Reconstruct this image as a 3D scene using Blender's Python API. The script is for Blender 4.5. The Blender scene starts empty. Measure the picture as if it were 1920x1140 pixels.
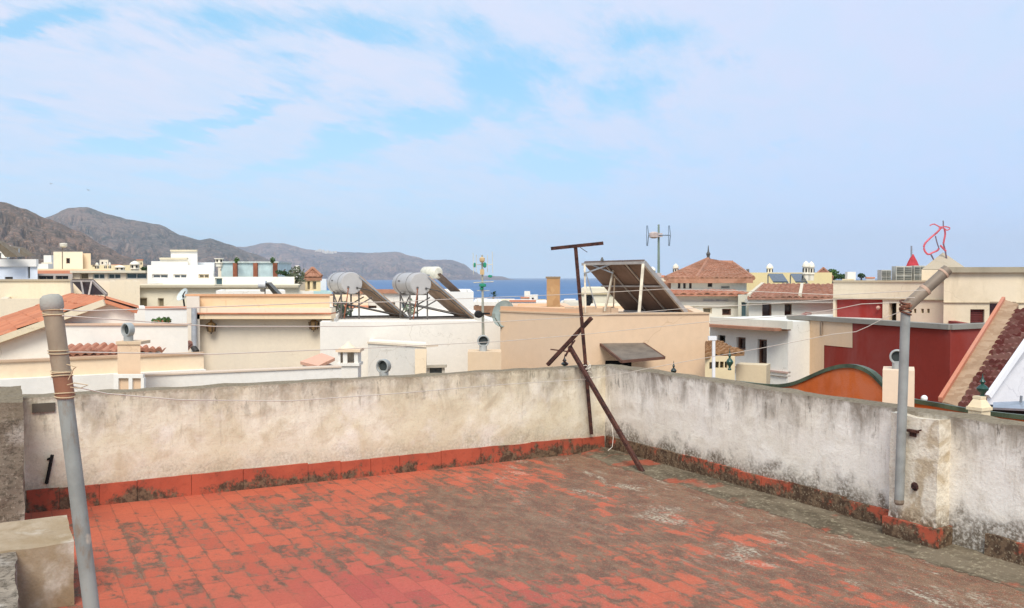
import bpy, bmesh, math, random
from mathutils import Vector, Matrix, noise
R = math.radians
random.seed(7)
S = bpy.context.scene
COL = S.collection

# ------------------------------------------------------------------ camera, world, sun, exposure
F = 1739.0; CX = 960.0; CY = 570.0; HOR = 521.0
EYE = 1.8
PITCH = math.atan((CY - HOR) / F)
cd = bpy.data.cameras.new('camera'); cam = bpy.data.objects.new('camera', cd); COL.objects.link(cam)
cam.location = (0, 0, EYE); cam.rotation_euler = (R(90) - PITCH, 0, 0)
cd.sensor_width = 36; cd.lens = F / 1920 * 36; cd.clip_start = .05; cd.clip_end = 90000
S.camera = cam
S.render.resolution_x = 1024; S.render.resolution_y = 608
S.view_settings.view_transform = 'Standard'; S.view_settings.look = 'None'
S.view_settings.exposure = 0.6; S.view_settings.gamma = 1

SUN_EL, SUN_AZ = R(50), R(182)          # azimuth clockwise from +Y
sd = Vector((math.sin(SUN_AZ) * math.cos(SUN_EL), math.cos(SUN_AZ) * math.cos(SUN_EL), math.sin(SUN_EL)))
ld = bpy.data.lights.new('sun', 'SUN'); ld.energy = 2.3; ld.angle = R(28); ld.color = (1, .945, .85)
sun = bpy.data.objects.new('sun', ld); COL.objects.link(sun); sun.rotation_euler = sd.to_track_quat('Z', 'Y').to_euler()

def lin(c):
    if isinstance(c, str):
        c = [int(c[i:i+2], 16) / 255 for i in (0, 2, 4)]
        c = [x / 12.92 if x <= .04045 else ((x + .055) / 1.055) ** 2.4 for x in c]
    return (c[0], c[1], c[2], 1)

class NT:
    """tiny node helper"""
    def __init__(s, tree): s.t = tree; s.n = tree.nodes; s.l = tree.links
    def new(s, typ, **kw):
        n = s.n.new(typ)
        for k, v in kw.items(): setattr(n, k, v)
        return n
    def put(s, sock, v):
        if isinstance(v, bpy.types.NodeSocket): s.l.new(v, sock)
        elif v is not None:
            if hasattr(sock.default_value, '__len__'):
                n = len(sock.default_value); v = tuple(v); sock.default_value = (v + (1,))[:n] if len(v) < n else v[:n]
            else: sock.default_value = v
    def math(s, op, a, b=None, c=None, clamp=False):
        n = s.new('ShaderNodeMath', operation=op, use_clamp=clamp)
        s.put(n.inputs[0], a)
        if b is not None: s.put(n.inputs[1], b)
        if c is not None: s.put(n.inputs[2], c)
        return n.outputs[0]
    def vmath(s, op, a, b=None):
        n = s.new('ShaderNodeVectorMath', operation=op); s.put(n.inputs[0], a)
        if b is not None: s.put(n.inputs[1], b)
        return n.outputs[1] if op in ('DISTANCE', 'DOT_PRODUCT', 'LENGTH') else n.outputs[0]
    def mix(s, f, a, b, blend='MIX'):
        n = s.new('ShaderNodeMix', data_type='RGBA', blend_type=blend)
        s.put(n.inputs[0], f); s.put(n.inputs[6], a); s.put(n.inputs[7], b); return n.outputs[2]
    def ramp(s, v, a, b, lo=0, hi=1, smooth=True):
        n = s.new('ShaderNodeMapRange', interpolation_type='SMOOTHSTEP' if smooth else 'LINEAR')
        s.put(n.inputs[0], v); s.put(n.inputs[1], a); s.put(n.inputs[2], b); s.put(n.inputs[3], lo); s.put(n.inputs[4], hi)
        return n.outputs[0]
    def noise(s, vec, scale, detail=6, rough=.55, dist=0):
        n = s.new('ShaderNodeTexNoise'); s.put(n.inputs['Vector'], vec); n.inputs['Scale'].default_value = scale
        n.inputs['Detail'].default_value = detail; n.inputs['Roughness'].default_value = rough; n.inputs['Distortion'].default_value = dist
        return n.outputs['Fac']
    def scale(s, vec, sc, rot=(0, 0, 0)):
        n = s.new('ShaderNodeMapping'); s.put(n.inputs[0], vec); n.inputs['Scale'].default_value = sc; n.inputs['Rotation'].default_value = rot
        return n.outputs[0]

# world: Nishita sky with a layer of thin streaky cloud
W = bpy.data.worlds.new('World'); S.world = W; W.use_nodes = True
w = NT(W.node_tree); w.n.clear()
sky = w.new('ShaderNodeTexSky', sky_type='NISHITA'); sky.sun_disc = False
sky.sun_elevation = SUN_EL; sky.sun_rotation = SUN_AZ; sky.air_density = 1.0; sky.dust_density = 1.0; sky.ozone_density = 2.0
tc = w.new('ShaderNodeTexCoord'); dirv = tc.outputs['Generated']
sp = w.new('ShaderNodeSeparateXYZ'); w.put(sp.inputs[0], dirv); X, Y, Z = sp.outputs
den = w.math('ADD', w.math('MAXIMUM', Z, 0), .11)
cmb = w.new('ShaderNodeCombineXYZ'); w.put(cmb.inputs[0], w.math('DIVIDE', X, den)); w.put(cmb.inputs[1], w.math('DIVIDE', Y, den))
pl = cmb.outputs[0]
rot = w.scale(pl, (1, 1, 1), (0, 0, R(22)))            # streaks run away to the right of the view
st = w.scale(rot, (.95, .30, 1))
n1 = w.noise(st, 1.5, 9, .62, .5)
n2 = w.noise(w.scale(rot, (.5, .28, 1)), .8, 4, .5, .3)
n3 = w.noise(w.scale(rot, (2.2, 1.0, 1)), 2.6, 8, .65, .4)
n4 = w.noise(w.scale(rot, (3.4, 1.3, 1)), 5.5, 8, .68, .3)
cl = w.math('ADD', w.math('ADD', w.math('MULTIPLY', n1, .66), w.math('MULTIPLY', n2, .16)), w.math('ADD', w.math('MULTIPLY', n3, .32), w.math('MULTIPLY', n4, .20)))
def skydir(px, py):
    d = Vector(((px - CX) / F, 1, -(py - CY) / F)); th = PITCH
    v = Vector((d.x, math.cos(th) + math.sin(th) * d.z, -math.sin(th) + math.cos(th) * d.z)); return v.normalized()
wn1 = w.new('ShaderNodeTexNoise'); w.put(wn1.inputs['Vector'], w.scale(rot, (1.1, .5, 1))); wn1.inputs['Scale'].default_value = 2.2; wn1.inputs['Detail'].default_value = 8; wn1.inputs['Roughness'].default_value = .68
dirw = w.vmath('ADD', dirv, w.vmath('MULTIPLY', w.vmath('SUBTRACT', wn1.outputs['Color'], (.5, .5, .5)), (.12, 0, .07)))
def gap(px, py, rad, amt, sx=1, sz=1, tilt=0):
    dv = w.vmath('SUBTRACT', dirw, tuple(skydir(px, py)))
    m = w.new('ShaderNodeMapping'); w.put(m.inputs[0], dv); m.vector_type = 'POINT'
    m.inputs['Rotation'].default_value = (0, tilt, 0)
    m2 = w.scale(m.outputs[0], (1 / sx, 0, 1 / sz))
    dd = w.vmath('LENGTH', m2)
    return w.ramp(dd, 0, rad, amt, 0)
for g in [(940, 150, .10, .24, 1.0, .8, 0), (640, 275, .07, .36, 1.5, .45, R(12)), (420, 220, .06, .27, 2.0, .22, R(14)), (820, 235, .045, .26, 1.2, .7, 0), (50, 45, .05, .24, 1.6, .35, R(20)), (100, 190, .05, .13, 1.6, .3, R(12)), (240, 270, .06, .2, 2.0, .3, R(10)),
          (480, 40, .06, .16, 1.6, .5, 0), (680, 60, .07, .22, 1.6, .5, 0), (560, 110, .04, .13, 1.6, .4, 0), (1040, 310, .07, .24, 2.4, .5, 0), (1180, 190, .05, .16, 1.5, .6, 0), (1240, 70, .07, .18, 1.6, .5, 0), (400, 330, .07, .18, 2.4, .25, R(8)), (880, 40, .05, .12, 1.2, .7, 0),
          (1550, 250, .34, -.05, 1.4, .75, 0), (1350, 120, .05, .12, 2, .5, 0), (1500, 280, .06, .10, 2.4, .4, 0), (480, 300, .08, -.10, 2.4, .3, R(12)), (300, 150, .10, -.14, 2.2, .4, R(12)), (1600, 90, .25, -.06, 1.5, .8, 0), (620, 190, .06, -.08, 2, .4, R(12))]:
    cl = w.math('SUBTRACT', cl, gap(*g))
cm = w.ramp(cl, .47, .70)
cm = w.math('MULTIPLY', cm, w.ramp(Z, .0, .22, .35, 1))
tint = w.ramp(X, -.3, .55)
cloudcol = w.mix(tint, (6.9, 7.2, 8.7, 1), (6.1, 6.7, 8.8, 1))
skyc = w.mix(w.ramp(Z, .0, .5), w.mix(1.0, sky.outputs[0], (1.0, 1.12, 1.62, 1), 'MULTIPLY'), w.mix(1.0, sky.outputs[0], (1.75, 2.15, 1.75, 1), 'MULTIPLY'))
lowc = w.mix(tint, (5.2, 8.0, 10.4, 1), (4.8, 6.8, 10.6, 1))
skyc = w.mix(.55, skyc, (2.9, 6.3, 8.6, 1)); skyc = w.mix(w.ramp(Z, .0, .24, .95, 0), skyc, lowc)
cloudcol = w.mix(w.ramp(n3, .35, .65, .45, 0), cloudcol, (5.3, 6.9, 8.9, 1))
skyc = w.mix(w.math('MULTIPLY', cm, .9), skyc, cloudcol)
bg = w.new('ShaderNodeBackground'); w.put(bg.inputs[0], skyc); bg.inputs[1].default_value = .078
wo = w.new('ShaderNodeOutputWorld'); w.l.new(bg.outputs[0], wo.inputs[0])

# ------------------------------------------------------------------ geometry of the view
def ray(px, py):
    a = (px - CX) / F; b = -(py - CY) / F; s, c = math.sin(PITCH), math.cos(PITCH)
    d = Vector((a, c + s * b, -s + c * b)); return d / d.y
def P(px, py, Yd):
    d = ray(px, py) * Yd; return Vector((d.x, d.y, d.z + EYE))
def ZT(py, Yd, px=960): return P(px, py, Yd).z
# the terrace frame: corner C, u along the right parapet towards us, n outwards through it
C = Vector((.97, 9.63, 0)); u = Vector((.479, -.878, 0)).normalized(); nn = Vector((-u.y, u.x, 0))
def TL(a, b, z=0): p = C + u * a + nn * b; return Vector((p.x, p.y, z))      # terrace local -> world
def YR(px, off=0):                                                        # depth of a line parallel to the right parapet
    k = (px - CX) / F; c = C + nn * off
    t = (k * c.y - c.x) / (u.x - u.y * k); return c.y + u.y * t
def YL(px, off=0):                                                        # depth of a line parallel to the left parapet, off beyond it
    k = (px - CX) / F; c = C - u * off
    t = (k * c.y - c.x) / (-nn.x + nn.y * k); return c.y - nn.y * t

# ------------------------------------------------------------------ objects and meshes
ORG = {}
def tag(o, label=None, cat=None, group=None, kind=None):
    if label: o['label'] = label
    if cat: o['category'] = cat
    if group: o['group'] = group
    if kind: o['kind'] = kind
    return o
def thing(name, loc, label, cat, group=None):
    o = bpy.data.objects.new(name, None); COL.objects.link(o); o.location = loc; o.empty_display_size = .2
    ORG[o] = Vector(loc); return tag(o, label, cat, group)
class MB:
    def __init__(s): s.v = []; s.f = []
    def add(s, vs, fs):
        b = len(s.v); s.v += [Vector(v) for v in vs]; s.f += [[b + i for i in f] for f in fs]; return s
    def poly(s, pts): return s.add(pts, [list(range(len(pts)))])
    def prism(s, pts, vec):                  # closed slab: polygon pts swept by vec
        n = len(pts); vec = Vector(vec); a = [Vector(p) for p in pts]
        return s.add(a + [p + vec for p in a], [list(range(n))[::-1], [n + i for i in range(n)]] + [[i, (i + 1) % n, n + (i + 1) % n, n + i] for i in range(n)])
    def box(s, a, b):
        return s.prism([(a[0], a[1], a[2]), (b[0], a[1], a[2]), (b[0], b[1], a[2]), (a[0], b[1], a[2])], (0, 0, b[2] - a[2]))
    def bar(s, p, q, w1, w2=None, up=(0, 0, 1)):
        p, q = Vector(p), Vector(q); w2 = w2 or w1; d = (q - p).normalized(); up = Vector(up)
        if abs(d.dot(up)) > .95: up = Vector((1, 0, 0))
        a = d.cross(up).normalized() * w1 / 2; b = a.cross(d).normalized() * w2 / 2
        return s.prism([p - a - b, p + a - b, p + a + b, p - a + b], q - p)
    def tube(s, pts, r, n=8, cap=True):
        pts = [Vector(p) for p in pts]; rs = r if isinstance(r, (list, tuple)) else [r] * len(pts)
        b = len(s.v); t0 = (pts[1] - pts[0]).normalized(); ref = Vector((0, 0, 1)) if abs(t0.z) < .9 else Vector((1, 0, 0))
        for i, p in enumerate(pts):
            t = (pts[min(i + 1, len(pts) - 1)] - pts[max(i - 1, 0)]).normalized()
            a = t.cross(ref).normalized(); c = t.cross(a)
            for k in range(n):
                g = 2 * math.pi * k / n; s.v.append(p + (a * math.cos(g) + c * math.sin(g)) * rs[i])
        for i in range(len(pts) - 1):
            for k in range(n):
                s.f.append([b + i*n + k, b + i*n + (k+1) % n, b + (i+1)*n + (k+1) % n, b + (i+1)*n + k])
        if cap: s.f.append([b + k for k in range(n)][::-1]); s.f.append([b + (len(pts)-1)*n + k for k in range(n)])
        return s
    def lathe(s, base, prof, n=16, axis=(0, 0, 1)):   # prof: (radius, height)
        base = Vector(base); ax = Vector(axis).normalized(); ref = Vector((1, 0, 0)) if abs(ax.x) < .9 else Vector((0, 1, 0))
        a = ax.cross(ref).normalized(); c = ax.cross(a); b = len(s.v)
        for r, h in prof:
            for k in range(n):
                g = 2 * math.pi * k / n; s.v.append(base + ax * h + (a * math.cos(g) + c * math.sin(g)) * max(r, 1e-4))
        for i in range(len(prof) - 1):
            for k in range(n): s.f.append([b + i*n + k, b + i*n + (k+1) % n, b + (i+1)*n + (k+1) % n, b + (i+1)*n + k])
        s.f.append([b + k for k in range(n)][::-1]); s.f.append([b + (len(prof)-1)*n + k for k in range(n)])
        return s
    def build(s, name, m, parent=None, smooth=False, bev=0, label=None):
        org = ORG.get(parent, Vector((0, 0, 0))) if parent else Vector((0, 0, 0))
        me = bpy.data.meshes.new(name); me.from_pydata([v - org for v in s.v], [], s.f)
        bm = bmesh.new(); bm.from_mesh(me); bmesh.ops.recalc_face_normals(bm, faces=bm.faces)
        bm.to_mesh(me); bm.free()
        if smooth:
            for p in me.polygons: p.use_smooth = True
            me.set_sharp_from_angle(angle=R(40))
        o = bpy.data.objects.new(name, me); COL.objects.link(o); me.materials.append(m)
        if bev:
            md = o.modifiers.new('bevel', 'BEVEL'); md.width = bev; md.segments = 2; md.limit_method = 'ANGLE'
        if parent: o.parent = parent; ORG[o] = org
        else: ORG[o] = org
        if label: o['label'] = label
        return o
    def split(s, name, m, parent, **k):      # one part per connected piece
        par = list(range(len(s.v)))
        def fd(i):
            while par[i] != i: par[i] = par[par[i]]; i = par[i]
            return i
        for f in s.f:
            for i in f[1:]: par[fd(i)] = fd(f[0])
        grp = {}
        for f in s.f: grp.setdefault(fd(f[0]), []).append(f)
        for fs in grp.values():
            ids = sorted({i for f in fs for i in f}); mp = {i: j for j, i in enumerate(ids)}; q = MB(); q.v = [s.v[i] for i in ids]; q.f = [[mp[i] for i in f] for f in fs]; q.build(name, m, parent, **k)
    def solo(s, name, m, label, cat, group=None, **k):   # a thing that is one mesh; origin at its base centre
        lo = Vector([min(v[i] for v in s.v) for i in range(3)]); hi = Vector([max(v[i] for v in s.v) for i in range(3)])
        o0 = Vector(((lo.x + hi.x) / 2, (lo.y + hi.y) / 2, lo.z))
        s.v = [v - o0 for v in s.v]; o = s.build(name, m, None, **k); o.location = o0; ORG[o] = o0
        return tag(o, label, cat, group)

def copytree(o, parent=None):
    c = o.copy(); COL.objects.link(c)
    if parent: c.parent = parent; c.matrix_parent_inverse = o.matrix_parent_inverse.copy()
    for ch in [x for x in bpy.data.objects if x.parent == o]: copytree(ch, c)
    return c

# ------------------------------------------------------------------ materials
MC = {}
def base_mat(name, rough=.85, spec=.3, metal=0):
    m = bpy.data.materials.new(name); m.use_nodes = True; t = NT(m.node_tree); b = t.n['Principled BSDF']
    b.inputs['Roughness'].default_value = rough; b.inputs['Specular IOR Level'].default_value = spec; b.inputs['Metallic'].default_value = metal
    return m, t, b
def bump(t, b, h, strength=.3, dist=.01):
    n = t.new('ShaderNodeBump'); n.inputs['Strength'].default_value = strength; n.inputs['Distance'].default_value = dist
    t.put(n.inputs['Height'], h); t.l.new(n.outputs[0], b.inputs['Normal'])
def plaster(col, stain='8a7a66', amt=.35, streak=.5, sc=1.0, rough=.9, key=None):
    k = ('pl', col, stain, amt, streak, sc)
    if k in MC: return MC[k]
    m, t, b = base_mat('plaster_' + str(col), rough, .2)
    pos = t.new('ShaderNodeNewGeometry').outputs['Position']
    s1 = t.noise(t.scale(pos, (1, 1, .16)), 2.2 * sc, 8, .62)
    s2 = t.noise(pos, .55 * sc, 5, .6)
    s3 = t.noise(pos, 14 * sc, 4, .6)
    a = t.ramp(s1, .50, .80, 0, streak); c = t.ramp(s2, .48, .75, 0, .6)
    f = t.math('MULTIPLY', t.math('MAXIMUM', a, c), amt, clamp=True)
    c0 = lin(col); fd = t.ramp(t.noise(t.scale(pos, (1, 1, .6)), .8 * sc, 6, .62, .5), .42, .64, 0, .55)
    base = t.mix(t.ramp(s3, .3, .7, 0, .5), c0, tuple(x * .90 for x in c0[:3]) + (1,))
    base = t.mix(fd, base, tuple(min(.86, x * .82 + .07) for x in c0[:3]) + (1,)); cr = t.new('ShaderNodeTexVoronoi', feature='DISTANCE_TO_EDGE'); t.put(cr.inputs['Vector'], t.vmath('ADD', pos, t.vmath('MULTIPLY', t.noise(pos, 3, 5), (.5, .5, .5)))); cr.inputs['Scale'].default_value = .55
    base = t.mix(t.math('MULTIPLY', t.ramp(cr.outputs['Distance'], 0, .006, 1, 0), t.ramp(s2, .45, .55, 0, .35)), base, lin(stain))
    t.put(b.inputs['Base Color'], t.mix(f, base, lin(stain)))
    bump(t, b, t.math('ADD', s3, t.math('MULTIPLY', s1, .6)), .25, .012)
    MC[k] = m; return m
def simple(col, rough=.6, metal=0, var=.15, sc=6, spec=.4):
    k = ('si', col, rough, metal, var, sc)
    if k in MC: return MC[k]
    m, t, b = base_mat('paint_' + str(col), rough, spec, metal)
    pos = t.new('ShaderNodeNewGeometry').outputs['Position']; n = t.noise(pos, sc, 5, .6); c0 = lin(col)
    t.put(b.inputs['Base Color'], t.mix(t.ramp(n, .3, .7), c0, tuple(x * (1 - var * 1.6) for x in c0[:3]) + (1,)))
    t.put(b.inputs['Roughness'], t.ramp(n, .3, .7, rough, min(1, rough + .15)))
    MC[k] = m; return m
def tiles(c1, c2, c3='4a3a30', sc=1.0):
    k = ('ti', c1, c2)
    if k in MC: return MC[k]
    m, t, b = base_mat('tiles_' + c1, .85, .2)
    pos = t.new('ShaderNodeNewGeometry').outputs['Position']
    v = t.new('ShaderNodeTexVoronoi'); t.put(v.inputs['Vector'], pos); v.inputs['Scale'].default_value = 5 * sc
    sp = t.new('ShaderNodeSeparateColor'); t.put(sp.inputs[0], v.outputs['Color'])
    n = t.noise(pos, 1.3 * sc, 7, .65); n2 = t.noise(pos, 9 * sc, 5, .65)
    c = t.mix(sp.outputs[0], lin(c1), lin(c2)); c = t.mix(t.ramp(n, .45, .75, 0, .55), c, lin(c3)); c = t.mix(t.ramp(n2, .55, .8, 0, .4), c, lin('b8a890'))
    t.put(b.inputs['Base Color'], c); bump(t, b, n2, .4, .02); MC[k] = m; return m
def glass(col='26303a', rough=.15):
    k = ('gl', col)
    if k in MC: return MC[k]
    m, t, b = base_mat('glass_' + col, rough, .6)
    pos = t.new('ShaderNodeNewGeometry').outputs['Position']; n = t.noise(pos, 3, 3)
    t.put(b.inputs['Base Color'], t.mix(n, lin(col), tuple(x * .5 for x in lin(col)[:3]) + (1,))); MC[k] = m; return m
def rust(c1='5a3a30', c2='2e2020', c3='8a5038'):
    k = ('ru', c1, c2, c3)
    if k in MC: return MC[k]
    m, t, b = base_mat('rust_' + c1, .85, .25)
    pos = t.new('ShaderNodeNewGeometry').outputs['Position']; n = t.noise(pos, 14, 8, .7); n2 = t.noise(pos, 60, 4, .6)
    c = t.mix(t.ramp(n, .35, .65), lin(c1), lin(c2)); c = t.mix(t.ramp(n2, .55, .75, 0, .6), c, lin(c3))
    t.put(b.inputs['Base Color'], c); bump(t, b, n2, .5, .003); MC[k] = m; return m
def galv(col='8f9797', dirt='6f5b49', amt=.4, sc=1.0):
    k = ('ga', col, dirt, amt)
    if k in MC: return MC[k]
    m, t, b = base_mat('zinc_' + col, .55, .4, .08)
    pos = t.new('ShaderNodeNewGeometry').outputs['Position']; n = t.noise(t.scale(pos, (1, 1, .35)), 16 * sc, 8, .65); n2 = t.noise(pos, 5 * sc, 5, .6)
    c = t.mix(t.ramp(n2, .35, .7), lin(col), tuple(x * .72 for x in lin(col)[:3]) + (1,)); c = t.mix(t.ramp(n, .52, .72, 0, amt), c, lin(dirt))
    c = t.mix(t.ramp(t.noise(pos, 9 * sc, 3, .5), .66, .72, 0, .7), c, lin('c9bda6'))
    t.put(b.inputs['Base Color'], c); bump(t, b, n, .25, .002); MC[k] = m; return m

# --- terrace floor: red clay tiles with moss, grime and pale lichen
def floor_mat():
    m, t, b = base_mat('terrace_tiles', .8, .25)
    ob = t.new('ShaderNodeTexCoord').outputs['Object']
    dis = t.new('ShaderNodeTexNoise'); t.put(dis.inputs['Vector'], ob); dis.inputs['Scale'].default_value = 7
    obd = t.vmath('ADD', ob, t.vmath('MULTIPLY', t.vmath('SUBTRACT', dis.outputs['Color'], (.5, .5, .5)), (.012, .012, 0)))
    br = t.new('ShaderNodeTexBrick'); t.put(br.inputs['Vector'], obd); br.inputs['Scale'].default_value = 1
    br.inputs['Brick Width'].default_value = .28; br.inputs['Row Height'].default_value = .14; br.inputs['Mortar Size'].default_value = .0035
    br.inputs['Mortar Smooth'].default_value = .3; br.inputs['Bias'].default_value = -.1
    br.inputs['Color1'].default_value = (0, 0, 0, 1); br.inputs['Color2'].default_value = (1, 1, 1, 1); br.inputs['Mortar'].default_value = (.5, .5, .5, 1)
    mort = br.outputs['Fac']; tv = t.new('ShaderNodeSeparateColor'); t.put(tv.inputs[0], br.outputs['Color']); tv = tv.outputs[0]
    sp = t.new('ShaderNodeSeparateXYZ'); t.put(sp.inputs[0], ob); lx, ly, _ = sp.outputs
    red = t.mix(tv, lin('bd6046'), lin('ae5540'))
    big = t.noise(ob, .9, 4, .5)
    pink = t.ramp(t.vmath('DISTANCE', t.vmath('MULTIPLY', ob, (1, 1.1, 0)), (3.6, -4.0, 0)), .5, 1.9, .75, 0)
    red = t.mix(pink, red, t.mix(tv, lin('b65a50'), lin('a04a48')))
    red = t.mix(t.ramp(big, .4, .7, 0, .35), red, lin('be6546'))
    fine = t.noise(ob, 34, 6, .7)
    red = t.mix(t.ramp(fine, .42, .7, 0, .3), red, lin('8f4a38'))
    br2 = t.new('ShaderNodeTexBrick'); t.put(br2.inputs['Vector'], obd); br2.inputs['Scale'].default_value = 1; br2.inputs['Brick Width'].default_value = .28; br2.inputs['Row Height'].default_value = .14; br2.inputs['Mortar Size'].default_value = .035; br2.inputs['Mortar Smooth'].default_value = 1
    joint = t.math('MULTIPLY', br2.outputs['Fac'], .055)
    # grime field, heavier to the right and along the gutter
    n1 = t.noise(ob, 1.15, 5, .55, .3); n2 = t.noise(t.scale(ob, (.62, 1.15, 1)), 6.2, 8, .68, .5); n3 = t.noise(t.scale(ob, (.8, 1.1, 1)), 19, 7, .7, .4)
    bias = t.ramp(ly, -4.3, -.9, .010, .088, False)
    bias2 = t.ramp(ly, -1.0, -.35, 0, .30)
    edge = t.ramp(lx, .15, .9, -.06, 0)           # cleaner strip below the left parapet
    edge = t.math('MULTIPLY', edge, t.ramp(ly, -1.3, -.6, 1, 0))
    dd = t.vmath('DISTANCE', t.vmath('MULTIPLY', ob, (.7, 1, 0)), (1.5, -2.35, 0))
    patch = t.ramp(dd, .3, 1.2, .07, 0)
    clean = t.ramp(t.vmath('DISTANCE', t.vmath('MULTIPLY', ob, (1, 1, 0)), (3.5, -3.7, 0)), .3, 1.2, -.10, 0)
    fsum = t.math('ADD', t.math('ADD', t.math('MULTIPLY', n1, .30), t.math('MULTIPLY', n2, .52)), t.math('MULTIPLY', n3, .34))
    for x in (joint, bias, bias2, edge, patch, clean, t.math('MULTIPLY', t.math('SUBTRACT', tv, .5), .07)): fsum = t.math('ADD', fsum, x)
    g = t.math('MULTIPLY', t.ramp(fsum, .600, .680), t.ramp(t.noise(ob, 26, 5, .7), .36, .5, .55, 1))
    gcol = t.mix(t.ramp(n3, .35, .65), lin('655a47'), lin('7f735d'))
    gcol = t.mix(t.ramp(n2, .42, .62), gcol, lin('4c453a'))
    gcol = t.mix(t.ramp(t.noise(ob, 60, 3, .6), .5, .75, 0, .6), gcol, lin('90856c'))
    col = t.mix(t.math('MULTIPLY', g, .93), red, gcol)
    # soft film of dirt
    col = t.mix(t.ramp(fsum, .54, .64, 0, .30), col, lin('8a5c48'))
    # pale lichen near the gutter
    lic = t.math('MULTIPLY', t.ramp(t.noise(t.scale(ob, (.5, 1, 1)), 3.2, 8, .7, .5), .53, .64), t.ramp(ly, -2.3, -.8))
    lic = t.math('MULTIPLY', lic, t.ramp(t.noise(ob, 40, 4, .7), .42, .6))
    col = t.mix(t.math('MULTIPLY', lic, .85), col, lin('c2baa4'))
    col = t.mix(t.math('MULTIPLY', mort, t.ramp(t.noise(ob, 3, 3), .35, .6, .6, .12)), col, lin('7c4c3a'))
    sp_ = t.noise(ob, 120, 2, .6); col = t.mix(t.math('MULTIPLY', t.ramp(sp_, .60, .68), t.ramp(ly, -4.5, -1, .15, .8)), col, lin('b5aa90')); col = t.mix(t.ramp(t.noise(ob, 70, 3, .6), .60, .70, 0, .5), col, lin('4c4336'))
    t.put(b.inputs['Base Color'], col)
    h = t.math('ADD', t.math('MULTIPLY', mort, -.7), t.math('ADD', t.math('MULTIPLY', fine, .35), t.math('MULTIPLY', g, .5)))
    bump(t, b, h, .5, .006); return m
# --- parapet plaster, weathered; top grime streaks and mould at the foot (coordinates of the terrace frame)
def parapet_mat(name, c1, c2, c3, top=.6, foot=.5, patch=0, rough=0):
    m, t, b = base_mat(name, .92, .15)
    ob = t.new('ShaderNodeTexCoord').outputs['Object']; sp = t.new('ShaderNodeSeparateXYZ'); t.put(sp.inputs[0], ob); z = sp.outputs[2]
    big = t.noise(ob, 1.7, 7, .6, .4); mid = t.noise(ob, 5.5, 7, .62, .5); st = t.noise(t.scale(ob, (1, 1, .22)), 5, 8, .65, .2); fine = t.noise(ob, 42, 5, .65)
    c = t.mix(t.ramp(big, .36, .62), lin(c1), lin(c2)); c = t.mix(t.ramp(mid, .46, .7, 0, .65), c, lin(c3))
    c = t.mix(t.ramp(t.noise(ob, 2.4, 5, .6), .52, .7, 0, .6), c, lin('efe7da'))
    c = t.mix(t.ramp(fine, .5, .75, 0, .25), c, lin('9c8c78'))
    tm = t.math('MULTIPLY', t.ramp(t.math('ADD', z, t.math('MULTIPLY', t.math('SUBTRACT', st, .5), 1.1)), .58, .98), top, clamp=True)
    tm = t.math('MULTIPLY', tm, t.ramp(mid, .30, .58, .3, 1))
    c = t.mix(tm, c, lin('75695a'))
    blk = t.math('MULTIPLY', t.ramp(t.noise(t.scale(ob, (1, 1, .35)), 11, 8, .7, .3), .56, .66), t.ramp(z, .45, .88, 0, top))
    c = t.mix(blk, c, lin('5d574c'))
    fm = t.math('MULTIPLY', t.ramp(t.math('ADD', z, t.math('MULTIPLY', t.math('SUBTRACT', mid, .5), .55)), .14, .36, 1, 0), foot)
    fm = t.math('MULTIPLY', fm, t.ramp(fine, .32, .58, .35, 1))
    c = t.mix(fm, c, lin('5e5140'))
    if rough: c = t.mix(t.ramp(t.noise(t.scale(ob, (1, 1, 1.6)), 28, 7, .75), .48, .60, 0, .75), c, lin('4e463b')); c = t.mix(t.ramp(t.noise(ob, 45, 5, .7), .56, .68, 0, .6), c, lin('b9ac98'))
    nz = t.new('ShaderNodeSeparateXYZ'); t.put(nz.inputs[0], t.new('ShaderNodeNewGeometry').outputs['Normal'])
    topf = t.math('MULTIPLY', t.ramp(z, .84, .87), t.ramp(nz.outputs[2], .3, .8)); topc = t.mix(t.ramp(fine, .4, .65), lin('8c7f69'), lin('665b4a')); c = t.mix(t.math('MULTIPLY', topf, .9), c, topc)
    rim = t.math('MULTIPLY', t.ramp(t.math('ADD', z, t.math('MULTIPLY', t.math('SUBTRACT', fine, .5), .10)), .855, .875), .38); c = t.mix(rim, c, lin('7a6d58'))
    vs_ = t.noise(t.scale(ob, (1, 1, .12)), 26, 6, .7); c = t.mix(t.math('MULTIPLY', t.ramp(vs_, .54, .72, 0, .55), t.ramp(z, .3, .85, .25, 1)), c, lin('8c7d68'))
    sk_ = t.noise(ob, 90, 3, .7); c = t.mix(t.ramp(sk_, .58, .72, 0, .3), c, lin('6e6252'))
    t.put(b.inputs['Base Color'], c)
    bump(t, b, t.math('ADD', t.math('MULTIPLY', mid, 1.2), t.math('MULTIPLY', fine, .45)), .55, .012); return m
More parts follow.
